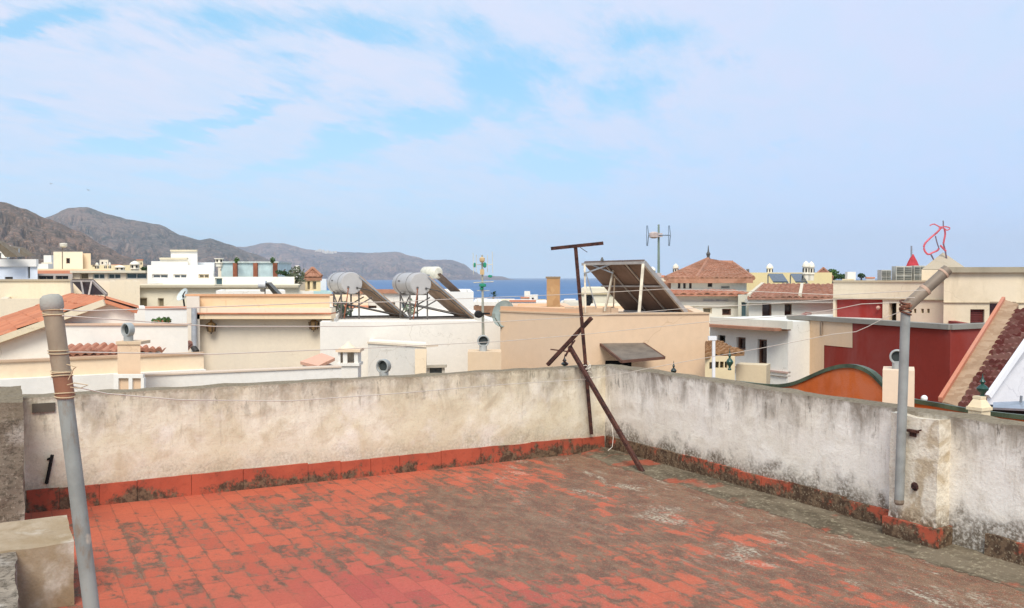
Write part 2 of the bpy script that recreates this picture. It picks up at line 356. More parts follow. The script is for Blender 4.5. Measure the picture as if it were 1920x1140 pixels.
def skirt_mat(name, dirt):
    m, t, b = base_mat(name, .7, .3)
    ob = t.new('ShaderNodeTexCoord').outputs['Object']; n = t.noise(ob, 3.0, 6, .6, .4); f = t.noise(ob, 22, 6, .7); sp = t.new('ShaderNodeSeparateXYZ'); t.put(sp.inputs[0], ob)
    c = t.mix(t.ramp(n, .35, .65), lin('b4583f'), lin('a04c38')); c = t.mix(t.ramp(f, .5, .75, 0, .4), c, lin('7e3c2c'))
    lowb = t.ramp(sp.outputs[2], .02, .15, .12, 0)
    g = t.ramp(t.math('ADD', t.math('ADD', t.math('MULTIPLY', n, .6), t.math('MULTIPLY', f, .4)), lowb), .60 - dirt, .70 - dirt)
    gc = t.mix(t.ramp(t.noise(ob, 24, 5, .65), .4, .65), lin('4c3a2c'), lin('76604a'))
    gc = t.mix(t.ramp(t.noise(ob, 60, 4, .6), .56, .66, 0, .5 if dirt > .1 else .1), gc, lin('b3a486'))
    t.put(b.inputs['Base Color'], t.mix(g, c, gc)); bump(t, b, f, .4, .006); return m

M_FLOOR = floor_mat()
M_PL = parapet_mat('plaster_warm', 'e8dec8', 'dacdb0', 'c4b294', .55, .35)
M_PR = parapet_mat('plaster_cool', 'f2ece0', 'e8e0d0', 'd6ccba', .85, .9)
M_PD = parapet_mat('plaster_dark', '9c8f7e', '7c6f60', '5d5346', .9, .4, 0, 1)
M_CURB = parapet_mat('cement_beige', 'b09d84', '9c8668', '857152', 0, .2)
M_SKL = skirt_mat('skirting_red', .065); M_SKR = skirt_mat('skirting_mossy', .18)
M_RUST = rust(); M_GALV = galv(); M_GALVB = galv('988876', '684a3a', .7)
M_DARK = simple('1c1a1a', .7); M_WIRE = simple('ded3c2', .6, var=.05); M_WHITE = plaster('efe8dc', '9c8f80', .22, .4); M_ALU = simple('a9adb0', .4, .6, .12)
M_GLASS = glass(); M_FRAMEW = simple('e8e4dc', .5, var=.05); M_FRAMEB = simple('4a2f26', .6)

# ------------------------------------------------------------------ setting: ground, sea, hills
def struct(o): o['kind'] = 'structure'; return o
SEA = -20
def land_z(x, y):
    return -9 + (SEA + 2 + 9) * min(1, max(0, (y - 120) / 520))
g = MB(); xs = [-4000, -2200, -1200, -600, -300, -150, -60, 0, 60, 150, 300, 600, 1200, 2500]; ys = [-400, -100, 0, 60, 120, 200, 300, 420, 560, 680]
g.add([(x, y, land_z(x, y)) for y in ys for x in xs], [[j*len(xs)+i, j*len(xs)+i+1, (j+1)*len(xs)+i+1, (j+1)*len(xs)+i] for j in range(len(ys)-1) for i in range(len(xs)-1)])
struct(g.build('ground', plaster('8f8474', '6f675c', .5, .3, .2)))
m, t, b = base_mat('sea_water', .22, .35)
pos = t.new('ShaderNodeNewGeometry').outputs['Position']
nb = t.noise(t.scale(pos, (.004, .012, 1)), 1, 6, .6)
t.put(b.inputs['Base Color'], t.mix(t.ramp(nb, .35, .65), lin('265886'), lin('37699a')))
bump(t, b, t.noise(t.scale(pos, (.05, .09, 1)), 1, 4, .6), .5, 6); b.inputs['Roughness'].default_value = .45
g = MB(); g.poly([(-40000, -3000, SEA), (40000, -3000, SEA), (40000, 40000, SEA), (-40000, 40000, SEA)]); struct(g.build('sea', m))

def hill_mat(name, c1, c2, c3, s):
    m, t, b = base_mat(name, .95, .05)
    pos = t.new('ShaderNodeNewGeometry').outputs['Position']
    n1 = t.noise(pos, s, 8, .62, .4); n2 = t.noise(pos, s * 3.2, 7, .68, .3); n3 = t.noise(t.scale(pos, (1, 1, .5)), s * 9, 5, .65)
    c = t.mix(t.ramp(n1, .42, .6), lin(c1), lin(c2)); c = t.mix(t.ramp(n2, .46, .64, 0, .85), c, lin(c3)); c = t.mix(t.ramp(n3, .5, .62, 0, .8), c, lin(c2)); c = t.mix(t.ramp(t.noise(pos, s * 22, 5, .7), .47, .56, 0, .85), c, tuple(x * .7 for x in lin(c3)[:3]) + (1,)); c = t.mix(t.ramp(t.noise(pos, s * 14, 5, .7), .54, .62, 0, .6), c, lin('9c8878'))
    t.put(b.inputs['Base Color'], c); bump(t, b, t.math('ADD', n1, t.math('MULTIPLY', n2, .5)), .8, .12 / s); return m
def hill(prof, Dr, Df, px0, px1, m, amp, nx=420, ny=70, fz=SEA - 3, seed=0):
    def yat(px):
        for (a, ya), (c, yc) in zip(prof, prof[1:]):
            if a <= px <= c: f = (px - a) / (c - a); f = f * f * (3 - 2 * f) * .5 + f * .5; return ya + (yc - ya) * f
        return prof[0][1] if px < prof[0][0] else prof[-1][1]
    g = MB(); vs = []; rows = ny + 10
    for j in range(rows + 1):
        t = j / ny
        for i in range(nx + 1):
            px = px0 + (px1 - px0) * i / nx; r = ray(px, 500)
            zr = max(ZT(yat(px) + .8 * noise.noise(Vector((px * .09, seed, 0))), Dr, px), fz + 2)
            H = zr - fz
            if t <= 1:
                Yd = Df + (Dr - Df) * t; gz = t ** 1.15
                rn = noise.ridged_multi_fractal(Vector((px * .024 + seed + t * 1.8, t * 4.0 - px * .012, seed)), .8, 2.1, 6, 1, 2)
                f = gz + amp * (rn * .5 - .55 + .22 * noise.noise(Vector((px * .09 + t * 3, t * 9, seed))) + .16 * noise.noise(Vector((px * .3, t * 26, seed)))) * math.sin(math.pi * min(1, t)) ** .8
                z = fz + H * min(f, gz * 1.0 + .12 * (1 - t))
            else:
                Yd = Dr + (Dr - Df) * (t - 1) * 2; z = zr - H * (t - 1) * 2.2
            vs.append((r.x * Yd, Yd, z))
    w_ = nx + 1
    g.add(vs, [[j*w_+i, j*w_+i+1, (j+1)*w_+i+1, (j+1)*w_+i] for j in range(rows) for i in range(nx)])
    o = g.build('hill', m, smooth=False)
    for p in o.data.polygons: p.use_smooth = True
    return struct(o)
hill([(330, 462), (380, 462), (460, 463), (498, 455), (530, 456), (580, 468), (625, 472), (690, 474), (742, 472), (775, 480), (800, 487), (845, 487), (868, 494), (888, 508), (903, 516), (940, 518), (962, 524)],
     12000, 9500, 300, 966, hill_mat('hill_far', '5c5060', '947a74', '444e58', .0011), .55, seed=3.3)
hill([(20, 440), (60, 422), (95, 405), (130, 390), (163, 388), (205, 402), (245, 412), (300, 421), (340, 441), (375, 450), (395, 447), (430, 458), (470, 474), (520, 492), (560, 508), (600, 524)],
     7000, 4800, -40, 620, hill_mat('hill_mid', '4e443f', '846a5c', '38403a', .0020), .55, seed=8.1)
hill([(-260, 350), (-120, 366), (-20, 374), (10, 379), (45, 391), (95, 412), (150, 434), (195, 460), (235, 480), (290, 500), (360, 520)],
     3600, 2300, -320, 400, hill_mat('hill_near', '64503f', '8a6c58', '463e30', .0036), .6, seed=5.7)

# ------------------------------------------------------------------ the terrace
def terrace_obj(mb, name, m, **k):
    """mesh given in terrace-local coordinates"""
    me = bpy.data.meshes.new(name); me.from_pydata(mb.v, [], mb.f)
    bm = bmesh.new(); bm.from_mesh(me); bmesh.ops.recalc_face_normals(bm, faces=bm.faces); bm.to_mesh(me); bm.free()
    o = bpy.data.objects.new(name, me); COL.objects.link(o); me.materials.append(m)
    o.location = C; o.rotation_euler.z = math.atan2(u.y, u.x)
    for kk, vv in k.items(): o[kk] = vv
    return o
TROOT_ROT = math.atan2(u.y, u.x)
def tthing(name, label, cat, group=None):
    o = bpy.data.objects.new(name, None); COL.objects.link(o); o.location = C; o.rotation_euler.z = TROOT_ROT; return tag(o, label, cat, group)
def tpart(mb, name, m, parent, smooth=False):
    o = terrace_obj(mb, name, m); o.parent = parent; o.location = (0, 0, 0); o.rotation_euler = (0, 0, 0)
    if smooth:
        for p in o.data.polygons: p.use_smooth = True
        o.data.set_sharp_from_angle(angle=R(50))
    return o
def rough_box(a, b, step=.07, amp=.006, seed=0, top_amp=None):
    """box a..b whose faces are gridded and displaced by noise (position-based, so seams stay closed)"""
    g = MB(); a = Vector(a); b = Vector(b); idx = {}; top_amp = top_amp or amp
    n = [max(1, int(round((b[i] - a[i]) / step))) for i in range(3)]
    def vid(i, j, k):
        key = (i, j, k)
        if key not in idx:
            p = Vector((a.x + (b.x - a.x) * i / n[0], a.y + (b.y - a.y) * j / n[1], a.z + (b.z - a.z) * k / n[2]))
            d = noise.noise_vector(p * 3.1 + Vector((seed, 0, 0))) * amp + noise.noise_vector(p * 11 + Vector((seed, 9, 0))) * amp * .6
            if k == n[2]: d.z += noise.noise(p * 4.3 + Vector((0, seed, 0))) * top_amp * 1.5
            idx[key] = len(g.v); g.v.append(p + d)
        return idx[key]
    for (A, B, Cc) in ((0, 1, 2), (0, 2, 1), (1, 2, 0)):
        for side in (0, n[Cc]):
            for i in range(n[A]):
                for j in range(n[B]):
                    q = []
                    for di, dj in ((0, 0), (1, 0), (1, 1), (0, 1)):
                        c = [0, 0, 0]; c[A] = i + di; c[B] = j + dj; c[Cc] = side; q.append(vid(*c))
                    g.f.append(q)
    return g
def merge(g, h): g.add(h.v, h.f); return g
# local frame: x = distance from left parapet face, y = -distance from right parapet face
terrace_obj(MB().poly([(-.3, -9, 0), (12, -9, 0), (12, .3, 0), (-.3, .3, 0)]), 'terrace_floor', M_FLOOR, kind='structure')
g = MB()
N = 300
for i in range(N + 1):
    x = -.0 + 11 * i / N; j = noise.noise(Vector((x * 2, 0, 0))) + 1.3 * noise.noise(Vector((x * 7, 4, 0))) + .8 * noise.noise(Vector((x * 19, 4, 0)))
    g.v += [Vector((x, .02, .045 + .004 * j)), Vector((x, -.14, .030 + .003 * j)), Vector((x, -.36 + .05 * j, .002))]
for i in range(N): g.f += [[3*i, 3*i+1, 3*i+4, 3*i+3], [3*i+1, 3*i+2, 3*i+5, 3*i+4]]
m, t, b = base_mat('gutter_mortar', .9, .2)
ob = t.new('ShaderNodeTexCoord').outputs['Object']; n1 = t.noise(t.scale(ob, (.5, 1.6, 1)), 3.5, 7, .65, .4); n2 = t.noise(ob, 30, 6, .7)
c = t.mix(t.ramp(n1, .4, .62), lin('766a58'), lin('574d3e')); c = t.mix(t.ramp(n2, .5, .7, 0, .6), c, lin('aea388')); c = t.mix(t.ramp(t.noise(ob, 1.8, 5, .6), .57, .66, 0, .7), c, lin('a8503a'))
t.put(b.inputs['Base Color'], c); bump(t, b, n2, .5, .008)
terrace_obj(g, 'gutter_strip', m, kind='structure')

PH = .885
wl = tthing('parapet_wall', 'weathered cream plaster parapet with an orange-red skirting, along the left and back of the terrace', 'wall')
tpart(rough_box((-.2, -5.36, -.5), (0, .2, PH), .07, .007, 1), 'plaster_wall', M_PL, wl)
sk = MB(); rnd = random.Random(3); y = -.02
while y > -5.34:
    L = min(rnd.choice([.28, .28, .56, .42, .3]), y + 5.35)
    if L < .05: break
    d = rnd.uniform(.008, .014); h = .16 + rnd.uniform(-.003, .004) + (.0 if y > -3 else .01)
    merge(sk, rough_box((.0, y - L + .004, 0), (d + .012, y, h), .07, .004, y)); y -= L
tpart(sk, 'skirting', M_SKL, wl)
wr = tthing('parapet_wall', 'pale grey streaked plaster parapet with mossy dark skirting, running along the right of the terrace', 'wall')
tpart(rough_box((.0, 0, -.5), (12, .2, PH), .08, .008, 5), 'plaster_wall', M_PR, wr)
sk = MB(); x = .05
while x < 11.9:
    L = rnd.choice([.28, .42, .3, .56]); d = rnd.uniform(.008, .018); h = .17 + rnd.uniform(-.008, .01)
    if not (3.45 < x < 4.05): merge(sk, rough_box((x + .004, -d - .014, 0), (min(x + L, 3.62 if x < 3.5 else 99), 0, h), .07, .006, x))
    x += L
tpart(sk, 'skirting', M_SKR, wr)
# pilaster that carries the pole
pil = rough_box((3.64, -.12, 0), (4.02, .02, PH - .02), .05, .014, 9, .01)
m, t, b = base_mat('plaster_patched', .92, .15)
ob = t.new('ShaderNodeTexCoord').outputs['Object']; n1 = t.noise(ob, 4.5, 6, .6, .6); n2 = t.noise(ob, 30, 5, .65)
c = t.mix(t.ramp(n1, .40, .54), lin('c3b296'), lin('e6dcc8')); c = t.mix(t.ramp(n2, .45, .7, 0, .4), c, lin('9d8c74'))
sp = t.new('ShaderNodeSeparateXYZ'); t.put(sp.inputs[0], ob)
c = t.mix(t.math('MULTIPLY', t.ramp(sp.outputs[2], .12, .3, 1, 0), t.ramp(n2, .35, .55)), c, lin('6b5a45'))
t.put(b.inputs['Base Color'], c); bump(t, b, t.math('ADD', n1, n2), .6, .015)
tpart(pil, 'pilaster', m, wr, True)
s2 = rough_box((3.62, -.155, 0), (4.04, -.11, .15), .06, .006, 2); merge(s2, rough_box((4.02, -.15, 0), (4.045, .0, .16), .06, .005, 4)); merge(s2, rough_box((3.615, -.15, 0), (3.645, .0, .14), .06, .005, 5))
tpart(s2, 'skirting', skirt_mat('skirting_worn', .14), wr)
g = MB().box((3.80, -.15, .765), (3.88, -.115, .782)); g.bar((3.87, -.145, .775), (3.91, -.145, .79), .010); g.box((3.81, -.135, .735), (3.86, -.115, .77)); tpart(g, 'bracket', M_RUST, wr)
g = MB().lathe((3.85, -.115, .40), [(.02, 0), (.03, .010), (.014, .018), (.014, .024)], 10, (0, -1, 0)); tpart(g, 'anchor', M_RUST, wr)
# side wall end, low stair blocks at far left
ws = tthing('side_wall', 'dark rough end of the side wall at the left edge of the terrace', 'wall')
tpart(rough_box((.02, -5.85, 0), (1.05, -5.375, .985), .07, .012, 12), 'plaster_wall', M_PD, ws)
g = rough_box((.5, -5.40, .86), (.7, -5.33, .95), .04, .01, 3)
cb = tthing('stair_curb', 'low beige cement block with a worn top at the lower left corner', 'curb')
a0 = (P(137, 1016, 5.1) - C); ax = a0.dot(u); ay = a0.dot(nn)
tpart(rough_box((1.75, ay - 1.2, 0), (ax + .05, ay, .35), .06, .008, 7), 'cement_block', M_CURB, cb, True)
cb2 = tthing('stair_curb', 'grey roughcast block in front of the low beige cement block, at the lower left edge', 'curb')
b0 = (P(29, 1020, 4.95) - C); bx = b0.dot(u); by = b0.dot(nn)
tpart(rough_box((bx, by - 1.2, 0), (bx + 1.4, by, .34), .05, .014, 17), 'cement_block', M_PD, cb2, True)
# iron hook in left parapet
kY = YL(92) - .03
g = MB().bar(P(98, 853, kY), P(87, 907, kY), .02, .02); g.bar(P(97, 858, kY), P(86, 863, kY + .03), .014, .014)
g.solo('iron_hook', M_DARK, 'thin black iron hook fixed slanting on the left parapet beside the leaning pole', 'hook')
# dark mottled slab drawn for the stained vent hole at top left
g = MB().box((-.02, -5.30, .765), (.012, -5.14, .835)); tpart(g, 'dark_patch', plaster('5d5549', '3a352e', .6), wl)

# ------------------------------------------------------------------ clothes-line mast in the corner
mY = YL(1108) - .06
mast = thing('line_mast', P(1111, 812, mY), 'rusty iron T-shaped mast standing in the parapet corner with slanting props', 'mast')
mast_top = P(1079, 462, mY - .05)
MB().bar(P(1109, 814, mY), mast_top, .035, .035, (0, 1, 0)).build('post', M_RUST, mast)
MB().bar(P(1034, 466, mY - .12), P(1130, 456, mY + .02), .042, .035).build('crossbar', M_RUST, mast)
MB().bar(P(1206, 887, 8.55), P(1068, 650, mY + .0), .036, .036).build('prop', M_RUST, mast)
MB().bar(P(1027, 684, mY + .0 + .25), P(1109, 596, mY + .02), .042, .036).build('brace', M_RUST, mast)
g = MB(); g.bar(P(1075, 640, mY - .03), P(1060, 668, mY - .02), .03, .02); g.bar(P(1032, 655, mY), P(1072, 660, mY - .03), .012); g.tube([P(1060, 665, mY), P(1056, 676, mY - .02), P(1064, 684, mY)], .010, 6); g.bar(P(1078, 638, mY - .02), P(1066, 655, mY - .04), .02, .012)
g.build('bent_bracket', M_RUST, mast)
g = MB(); rr = random.Random(5)
for k in range(5):
    c = P(1097 + k * 1.5, 682 + k * 6, mY - .04); pts = []
    for q in range(14):
        an = q / 13 * 2 * math.pi; pts.append(c + Vector((math.cos(an) * .045, math.sin(an) * .045, rr.uniform(-.012, .012) + math.sin(an + k) * .02)))
    g.tube(pts, .004, 5)
g.build('wire_tie', M_WIRE, mast); 
g = MB().box(P(1086, 692, mY + .03), P(1102, 684, mY - .05)); g.build('clamp', M_RUST, mast)
MB().bar(P(1088, 464, mY), P(1101, 473, mY - .01), .006).build('wire_end', M_RUST, mast)

# left leaning pole
lp = thing('line_pole', P(197, 1345, 3.8), 'leaning grey steel pole with a stone-coloured cap at the left, wound with line', 'pole')
q0, q1, q2, q3 = P(197, 1345, 3.8), P(122, 742, 3.8), P(118, 705, 3.8), P(98, 575, 3.8)
MB().tube([q0, q1 + (q0 - q1) * .0], .0315, 20).build('pipe', galv('979c95', '806c54', .8), lp, True)
pts = [q1 + (q3 - q1) * k / 8 - Vector((0, 0, .004 * k)) for k in range(9)]
MB().tube([q1 + Vector((0, -.0, -.012))] + [q1 + (q3 - q1) * f + Vector((0, 0, 0)) for f in (.0, .3, .6, .85, 1)], [.0345, .036, .036, .037, .038, .038], 20).build('sleeve', galv('a8977f', '86583f', .75), lp, True)
d3 = (q3 - q1).normalized()
MB().tube([q1 - d3 * .004, q1 + (q3 - q1) * .22], .0372, 20).build('rusty_collar', galv('96684e', '6e3d2c', .85), lp, True)
MB().lathe(q3 - d3 * .015, [(.038, 0), (.044, .008), (.045, .03), (.042, .052), (.030, .064), (.0, .068)], 24, d3).build('cap', plaster('a8a59a', '7b776c', .5, .4, 8), lp, True)
g = MB()
for f, nr in ((.0, 2), (.22, 3), (.48, 2), (.90, 3)):
    c = q1 + (q3 - q1) * f
    for k in range(nr):
        ring = []; tl = rr.uniform(-.4, .4); cc = c + d3 * (k * .011)
        for q in range(21):
            an = q / 20 * 2 * math.pi; ring.append(cc + Vector((math.cos(an) * .0395, math.sin(an) * .0395, math.cos(an + 1) * .02 * tl)))
        g.tube(ring, .0028, 5)
    g.build('wire_tie', simple('c9b28e', .7, var=.1), lp); g = MB()
g.tube([P(126, 722, 3.76), P(140, 718, 3.74), P(165, 722, 3.76), P(150, 728, 3.76), P(132, 726, 3.76)], .0022, 5)
g.tube([P(125, 683, 3.76), P(143, 688, 3.74), P(138, 692, 3.76), P(128, 712, 3.76)], .0022, 5)
g.build('wire_tie', simple('c9b28e', .7, var=.1), lp)

# right pole, bent
rY = YR(1690) - .22
rp = thing('line_pole', P(1687, 938, rY), 'grey steel pole strapped to the right parapet, with its rusty upper pipe bent right', 'pole')
r0, r1 = P(1686, 938, rY), P(1698, 585, rY)
MB().tube([r0, r1], .031, 20).build('pipe', galv('9c9e99', '786a58', .6), rp, True)
r2, r3 = P(1699, 576, rY), P(1777, 505, rY - .0)
MB().tube([r2, r2 + (r3 - r2) * .45], .040, 18).build('bent_pipe', M_GALVB, rp, True)
MB().tube([r2 + (r3 - r2) * .44, r3], .037, 18).build('bent_pipe', galv('8a7c6c', '5a463c', .5), rp, True)
g = MB()
for k in range(6):
    c = P(1698, 566 + k * 4.2, rY); ring = [c + Vector((math.cos(a / 16 * 6.283) * (.039 - abs(k - 2.5) * .002), math.sin(a / 16 * 6.283) * .040, math.sin(a / 16 * 6.283 + k) * .012)) for a in range(17)]
    g.tube(ring, .0055, 5)
g.tube([P(1699, 574, rY), P(1706, 576, rY - .05), P(1712, 570, rY - .03)], .006, 5)
g.build('wire_tie', rust('8a5a44', '5d3a30', 'b89078'), rp)
c = r2 + (r3 - r2) * .45; dd = (r3 - r2).normalized(); g = MB().lathe(c - dd * .008, [(.042, 0), (.043, .02)], 16, dd); c = r2 + (r3 - r2) * .9; g.lathe(c - dd * .008, [(.040, 0), (.040, .014)], 16, dd); g.split('strap', simple('c9a890', .6), rp)
MB().lathe(r0 + Vector((0, 0, -.03)), [(.024, 0), (.033, .015), (.033, .035)], 14).build('foot', M_GALVB, rp)

# clothes lines: left pole -> mast -> right pole. (px, py, depth) points
def line(pts, label, r=.0026):
    g = MB(); q = []
    for a, bb in zip(pts, pts[1:]):
        for k in range(10):
            f = k / 10; px = a[0] + (bb[0] - a[0]) * f; inv = 1 / a[2] + (1 / bb[2] - 1 / a[2]) * f
            py = a[1] + (bb[1] - a[1]) * f; q.append(P(px, py, 1 / inv))
    q.append(P(*pts[-1])); g.tube(q, r, 5)
    g.solo('clothes_line', M_WIRE, label, 'clothes line', 'clothes lines strung across the terrace')
lY, mm, rR = 3.76, mY - .03, rY - .02
def dpt(px):                                   # depth along the plan line between the supports
    if px <= 1090: f = (px - 110) / (1090 - 110); return 1 / (1 / lY + (1 / mm - 1 / lY) * f)
    f = (px - 1090) / (1700 - 1090); return 1 / (1 / mm + (1 / rR - 1 / mm) * f)
def L_(pts): return [(a, b, dpt(a)) for a, b in pts]
line(L_([(114, 580), (150, 583), (300, 579), (600, 568), (740, 566), (840, 561), (1088, 551), (1244, 542), (1380, 545), (1564, 553), (1735, 544)]), 'highest pale clothes line, tied just below the cap of the left leaning pole')
line(L_([(117, 592), (400, 612), (700, 612), (940, 603), (1090, 594), (1290, 578), (1455, 569), (1566, 561), (1715, 558)]), 'second highest pale clothes line, passing just above the beige rooftop wall')
line(L_([(122, 660), (400, 664), (700, 652), (940, 640), (1094, 627), (1339, 602), (1495, 591), (1566, 580), (1615, 570), (1695, 567)]), 'third pale clothes line from the top, crossing the face of the beige rooftop block')
line(L_([(126, 722), (200, 738), (340, 750), (540, 752), (740, 738), (940, 721), (1100, 711), (1180, 698), (1245, 685), (1340, 668), (1400, 658), (1495, 640), (1560, 627), (1605, 622), (1628, 612), (1655, 598), (1694, 582)]), 'lowest pale clothes line, sagging in front of the left parapet')

# loose wire in the corner
g = MB().tube([P(1142, 742, 9.3), P(1146, 790, 9.25), P(1150, 820, 9.15), P(1148, 838, 9.05), P(1140, 845, 9.0)], .0035, 6)
g.solo('loose_wire', M_WIRE, 'thin pale wire hanging loosely down into the parapet corner', 'wire')

# ------------------------------------------------------------------ building helpers
def foot(px0, y0, px1, y1, Y0, D, Y1=None, ref=None):
    """front edge from px0 (top edge at row y0, depth Y0) to px1 (row y1), D deep. Returns corner list and top z"""
    if Y1 is None: Y1 = Y0 * (y0 - HOR) / (y1 - HOR)
    A = P(px0, y0, Y0); B = P(px1, y1, Y1); e = (B - A); e.z = 0; e.normalize(); back = Vector((-e.y, e.x, 0))
    if px1 < CX and back.x / back.y > B.x / B.y - .02: back = Vector((B.x / B.y - .02, 1, 0)).normalized()
    elif px0 > CX and back.x / back.y < A.x / A.y + .02: back = Vector((A.x / A.y + .02, 1, 0)).normalized()
    return [A.xy, B.xy, (B + back * D).xy, (A + back * D).xy], A.z
def plane_hit(A, B, px, py):
    """point where the view ray meets the vertical plane through A-B"""
    d = ray(px, py); e = B - A; n = Vector((-e.y, e.x)); t = n.dot(A) / (n.x * d.x + n.y * 1.0)
    p = Vector((d.x * t, t)); return (p - A).dot(e.normalized()), EYE + d.z * t
WK = {'dark': ('26282c', '6b625a'), 'brown': ('3a2320', '7a5a48'), 'teal': ('4f6a70', 'cfd2cc'), 'white': ('6e7478', 'e8e4dc'), 'grey': ('555c60', 'b9b6ae'), 'tan': ('8b7f66', 'd9c9ae'), 'red': ('5c1f1b', '8d2b22'), 'black': ('121212', '3a352f')}
def walls(root, ft, zt, zb, m, holes=(), edge=0, name='wall', parapet=0, dep=.12, cap=True):
    """building body on footprint ft; holes on the given edge: (px0,py0,px1,py1,style[,part name])"""
    g = MB(); n = len(ft); ft = [Vector(p) for p in ft]; wins = []
    for i in range(n):
        A, B = ft[i], ft[(i + 1) % n]; e = (B - A); L = e.length; e = e / L; inn = Vector((-e.y, e.x))
        hs = []
        if i == edge:
            for h in holes:
                s0, z0 = plane_hit(A, B, h[0], h[3]); s1, z1 = plane_hit(A, B, h[2], h[1])
                s0, s1 = max(.02, s0), min(L - .02, s1); z0, z1 = max(z0, zb + .02), min(z1, zt - .02)
                if s1 - s0 > .01 and z1 - z0 > .01: hs.append((s0, z0, s1, z1)); wins.append((A, e, inn, s0, z0, s1, z1, h[4], h[5] if len(h) > 5 else 'window'))
        ss = sorted({0, L} | {h[0] for h in hs} | {h[2] for h in hs}); zs = sorted({zb, zt} | {h[1] for h in hs} | {h[3] for h in hs})
        W3 = lambda s, z, d=0: Vector((A.x + e.x * s + inn.x * d, A.y + e.y * s + inn.y * d, z))
        for a, b_ in zip(ss, ss[1:]):
            for c, d in zip(zs, zs[1:]):
                mx, mz = (a + b_) / 2, (c + d) / 2
                if any(h[0] < mx < h[2] and h[1] < mz < h[3] for h in hs): continue
                g.poly([W3(a, c), W3(b_, c), W3(b_, d), W3(a, d)])
        for (s0, z0, s1, z1) in hs:
            q = [(s0, z0), (s1, z0), (s1, z1), (s0, z1)]
            for k in range(4):
                a, b_ = q[k], q[(k + 1) % 4]; g.poly([W3(*a), W3(*b_), W3(*b_, dep), W3(*a, dep)])
    if cap:
        cen = sum(ft, Vector((0, 0))) / n
        if parapet:
            inr = []
            for i in range(n):
                e0 = (ft[i] - ft[i-1]).normalized(); e1 = (ft[(i+1) % n] - ft[i]).normalized(); n0 = Vector((-e0.y, e0.x)); n1 = Vector((-e1.y, e1.x))
                bis = (n0 + n1); bis = bis / max(.3, (1 + n0.dot(n1))); inr.append(ft[i] + bis * .18)
            for i in range(n):
                j = (i + 1) % n
                g.poly([(*ft[i], zt), (*ft[j], zt), (*inr[j], zt), (*inr[i], zt)])
                g.poly([(*inr[i], zt), (*inr[j], zt), (*inr[j], zt - parapet), (*inr[i], zt - parapet)])
            g.poly([(*p, zt - parapet) for p in inr])
        else: g.poly([(*p, zt) for p in ft])
    me = g.build(name, m, root)
    for (A, e, inn, s0, z0, s1, z1, style, pn) in wins:
        W3 = lambda s, z, d=0: Vector((A.x + e.x * s + inn.x * d, A.y + e.y * s + inn.y * d, z))
        pc, fc = WK[style]; fw = min(.05, (s1 - s0) * .12); d0 = dep - .05
        f = MB(); iv = Vector((inn.x, inn.y, 0)) * .045
        for (a, b_, c, d) in ((s0, z0, s1, z0 + fw), (s0, z1 - fw, s1, z1), (s0, z0 + fw, s0 + fw, z1 - fw), (s1 - fw, z0 + fw, s1, z1 - fw)):
            f.prism([W3(a, b_, d0), W3(c, b_, d0), W3(c, d, d0), W3(a, d, d0)], iv)
        if s1 - s0 > .5: mxs = (s0 + s1) / 2; f.prism([W3(mxs - fw / 2, z0 + fw, d0), W3(mxs + fw / 2, z0 + fw, d0), W3(mxs + fw / 2, z1 - fw, d0), W3(mxs - fw / 2, z1 - fw, d0)], iv)
        fo = f.build(pn, simple(fc, .6), root)
        MB().poly([W3(s0, z0, dep - .003), W3(s1, z0, dep - .003), W3(s1, z1, dep - .003), W3(s0, z1, dep - .003)]).build('pane', glass(pc), fo)
    return me
def slab(root, A, B, z0, z1, out, name, m, ext=0, back=.1):
    """moulding along edge A-B from z0 to z1, sticking out"""
    A, B = Vector(A), Vector(B); e = (B - A).normalized(); o = Vector((e.y, -e.x)); A2 = A - e * ext; B2 = B + e * ext
    g = MB().prism([(*(A2 - o * back), z0), (*(B2 - o * back), z0), (*(B2 + o * out), z0), (*(A2 + o * out), z0)], (0, 0, z1 - z0))
    return g.build(name, m, root)
def tile_roof(q, cw=.22, ch=.36, hgt=.05, step=.03, th=.05, seed=1):
    """barrel tiles on quad q = (low-left, low-right, top-right, top-left); returns MB"""
    a, b_, c, d = [Vector(p) for p in q]; g = MB(); rn = random.Random(seed)
    nrm = (b_ - a).cross(d - a).normalized()
    if nrm.z < 0: nrm = -nrm
    w_ = max((b_ - a).length, (c - d).length); h_ = max((d - a).length, (c - b_).length)
    nc = max(2, min(60, int(w_ / cw))); nr = max(1, min(30, int(h_ / ch))); sub = 4
    for r in range(nr):
        b0 = len(g.v)
        off = [rn.uniform(-.012, .012) for _ in range(nc + 1)]
        for k in range(2):
            v = (r + k * 1.0) / nr
            for i in range(nc * sub + 1):
                uu = i / (nc * sub); p = (a * (1 - uu) + b_ * uu) * (1 - v) + (d * (1 - uu) + c * uu) * v
                hh = hgt * abs(math.sin(math.pi * uu * nc)) + (step if k == 0 else 0) + off[min(nc, i // sub)]
                g.v.append(p + nrm * (hh + .01))
        m_ = nc * sub + 1
        for i in range(nc * sub): g.f.append([b0 + i, b0 + i + 1, b0 + m_ + i + 1, b0 + m_ + i])
        # front lip of the course
        b1 = len(g.v)
        for i in range(m_): g.v.append(g.v[b0 + i] - nrm * (step + .025))
        for i in range(m_ - 1): g.f.append([b0 + i, b0 + i + 1, b1 + i + 1, b1 + i])
    g.prism([a - nrm * th, b_ - nrm * th, c - nrm * th, d - nrm * th], nrm * (th - .005))
    return g
T_OR = tiles('c4805f', 'b67254', '9c6850'); T_BR = tiles('c08a72', 'a8705a', '8a6a58'); T_RED = tiles('b08068', '9c6e56', '7a604c'); T_DK = tiles('6a3430', '8e6a60', '3a2220')

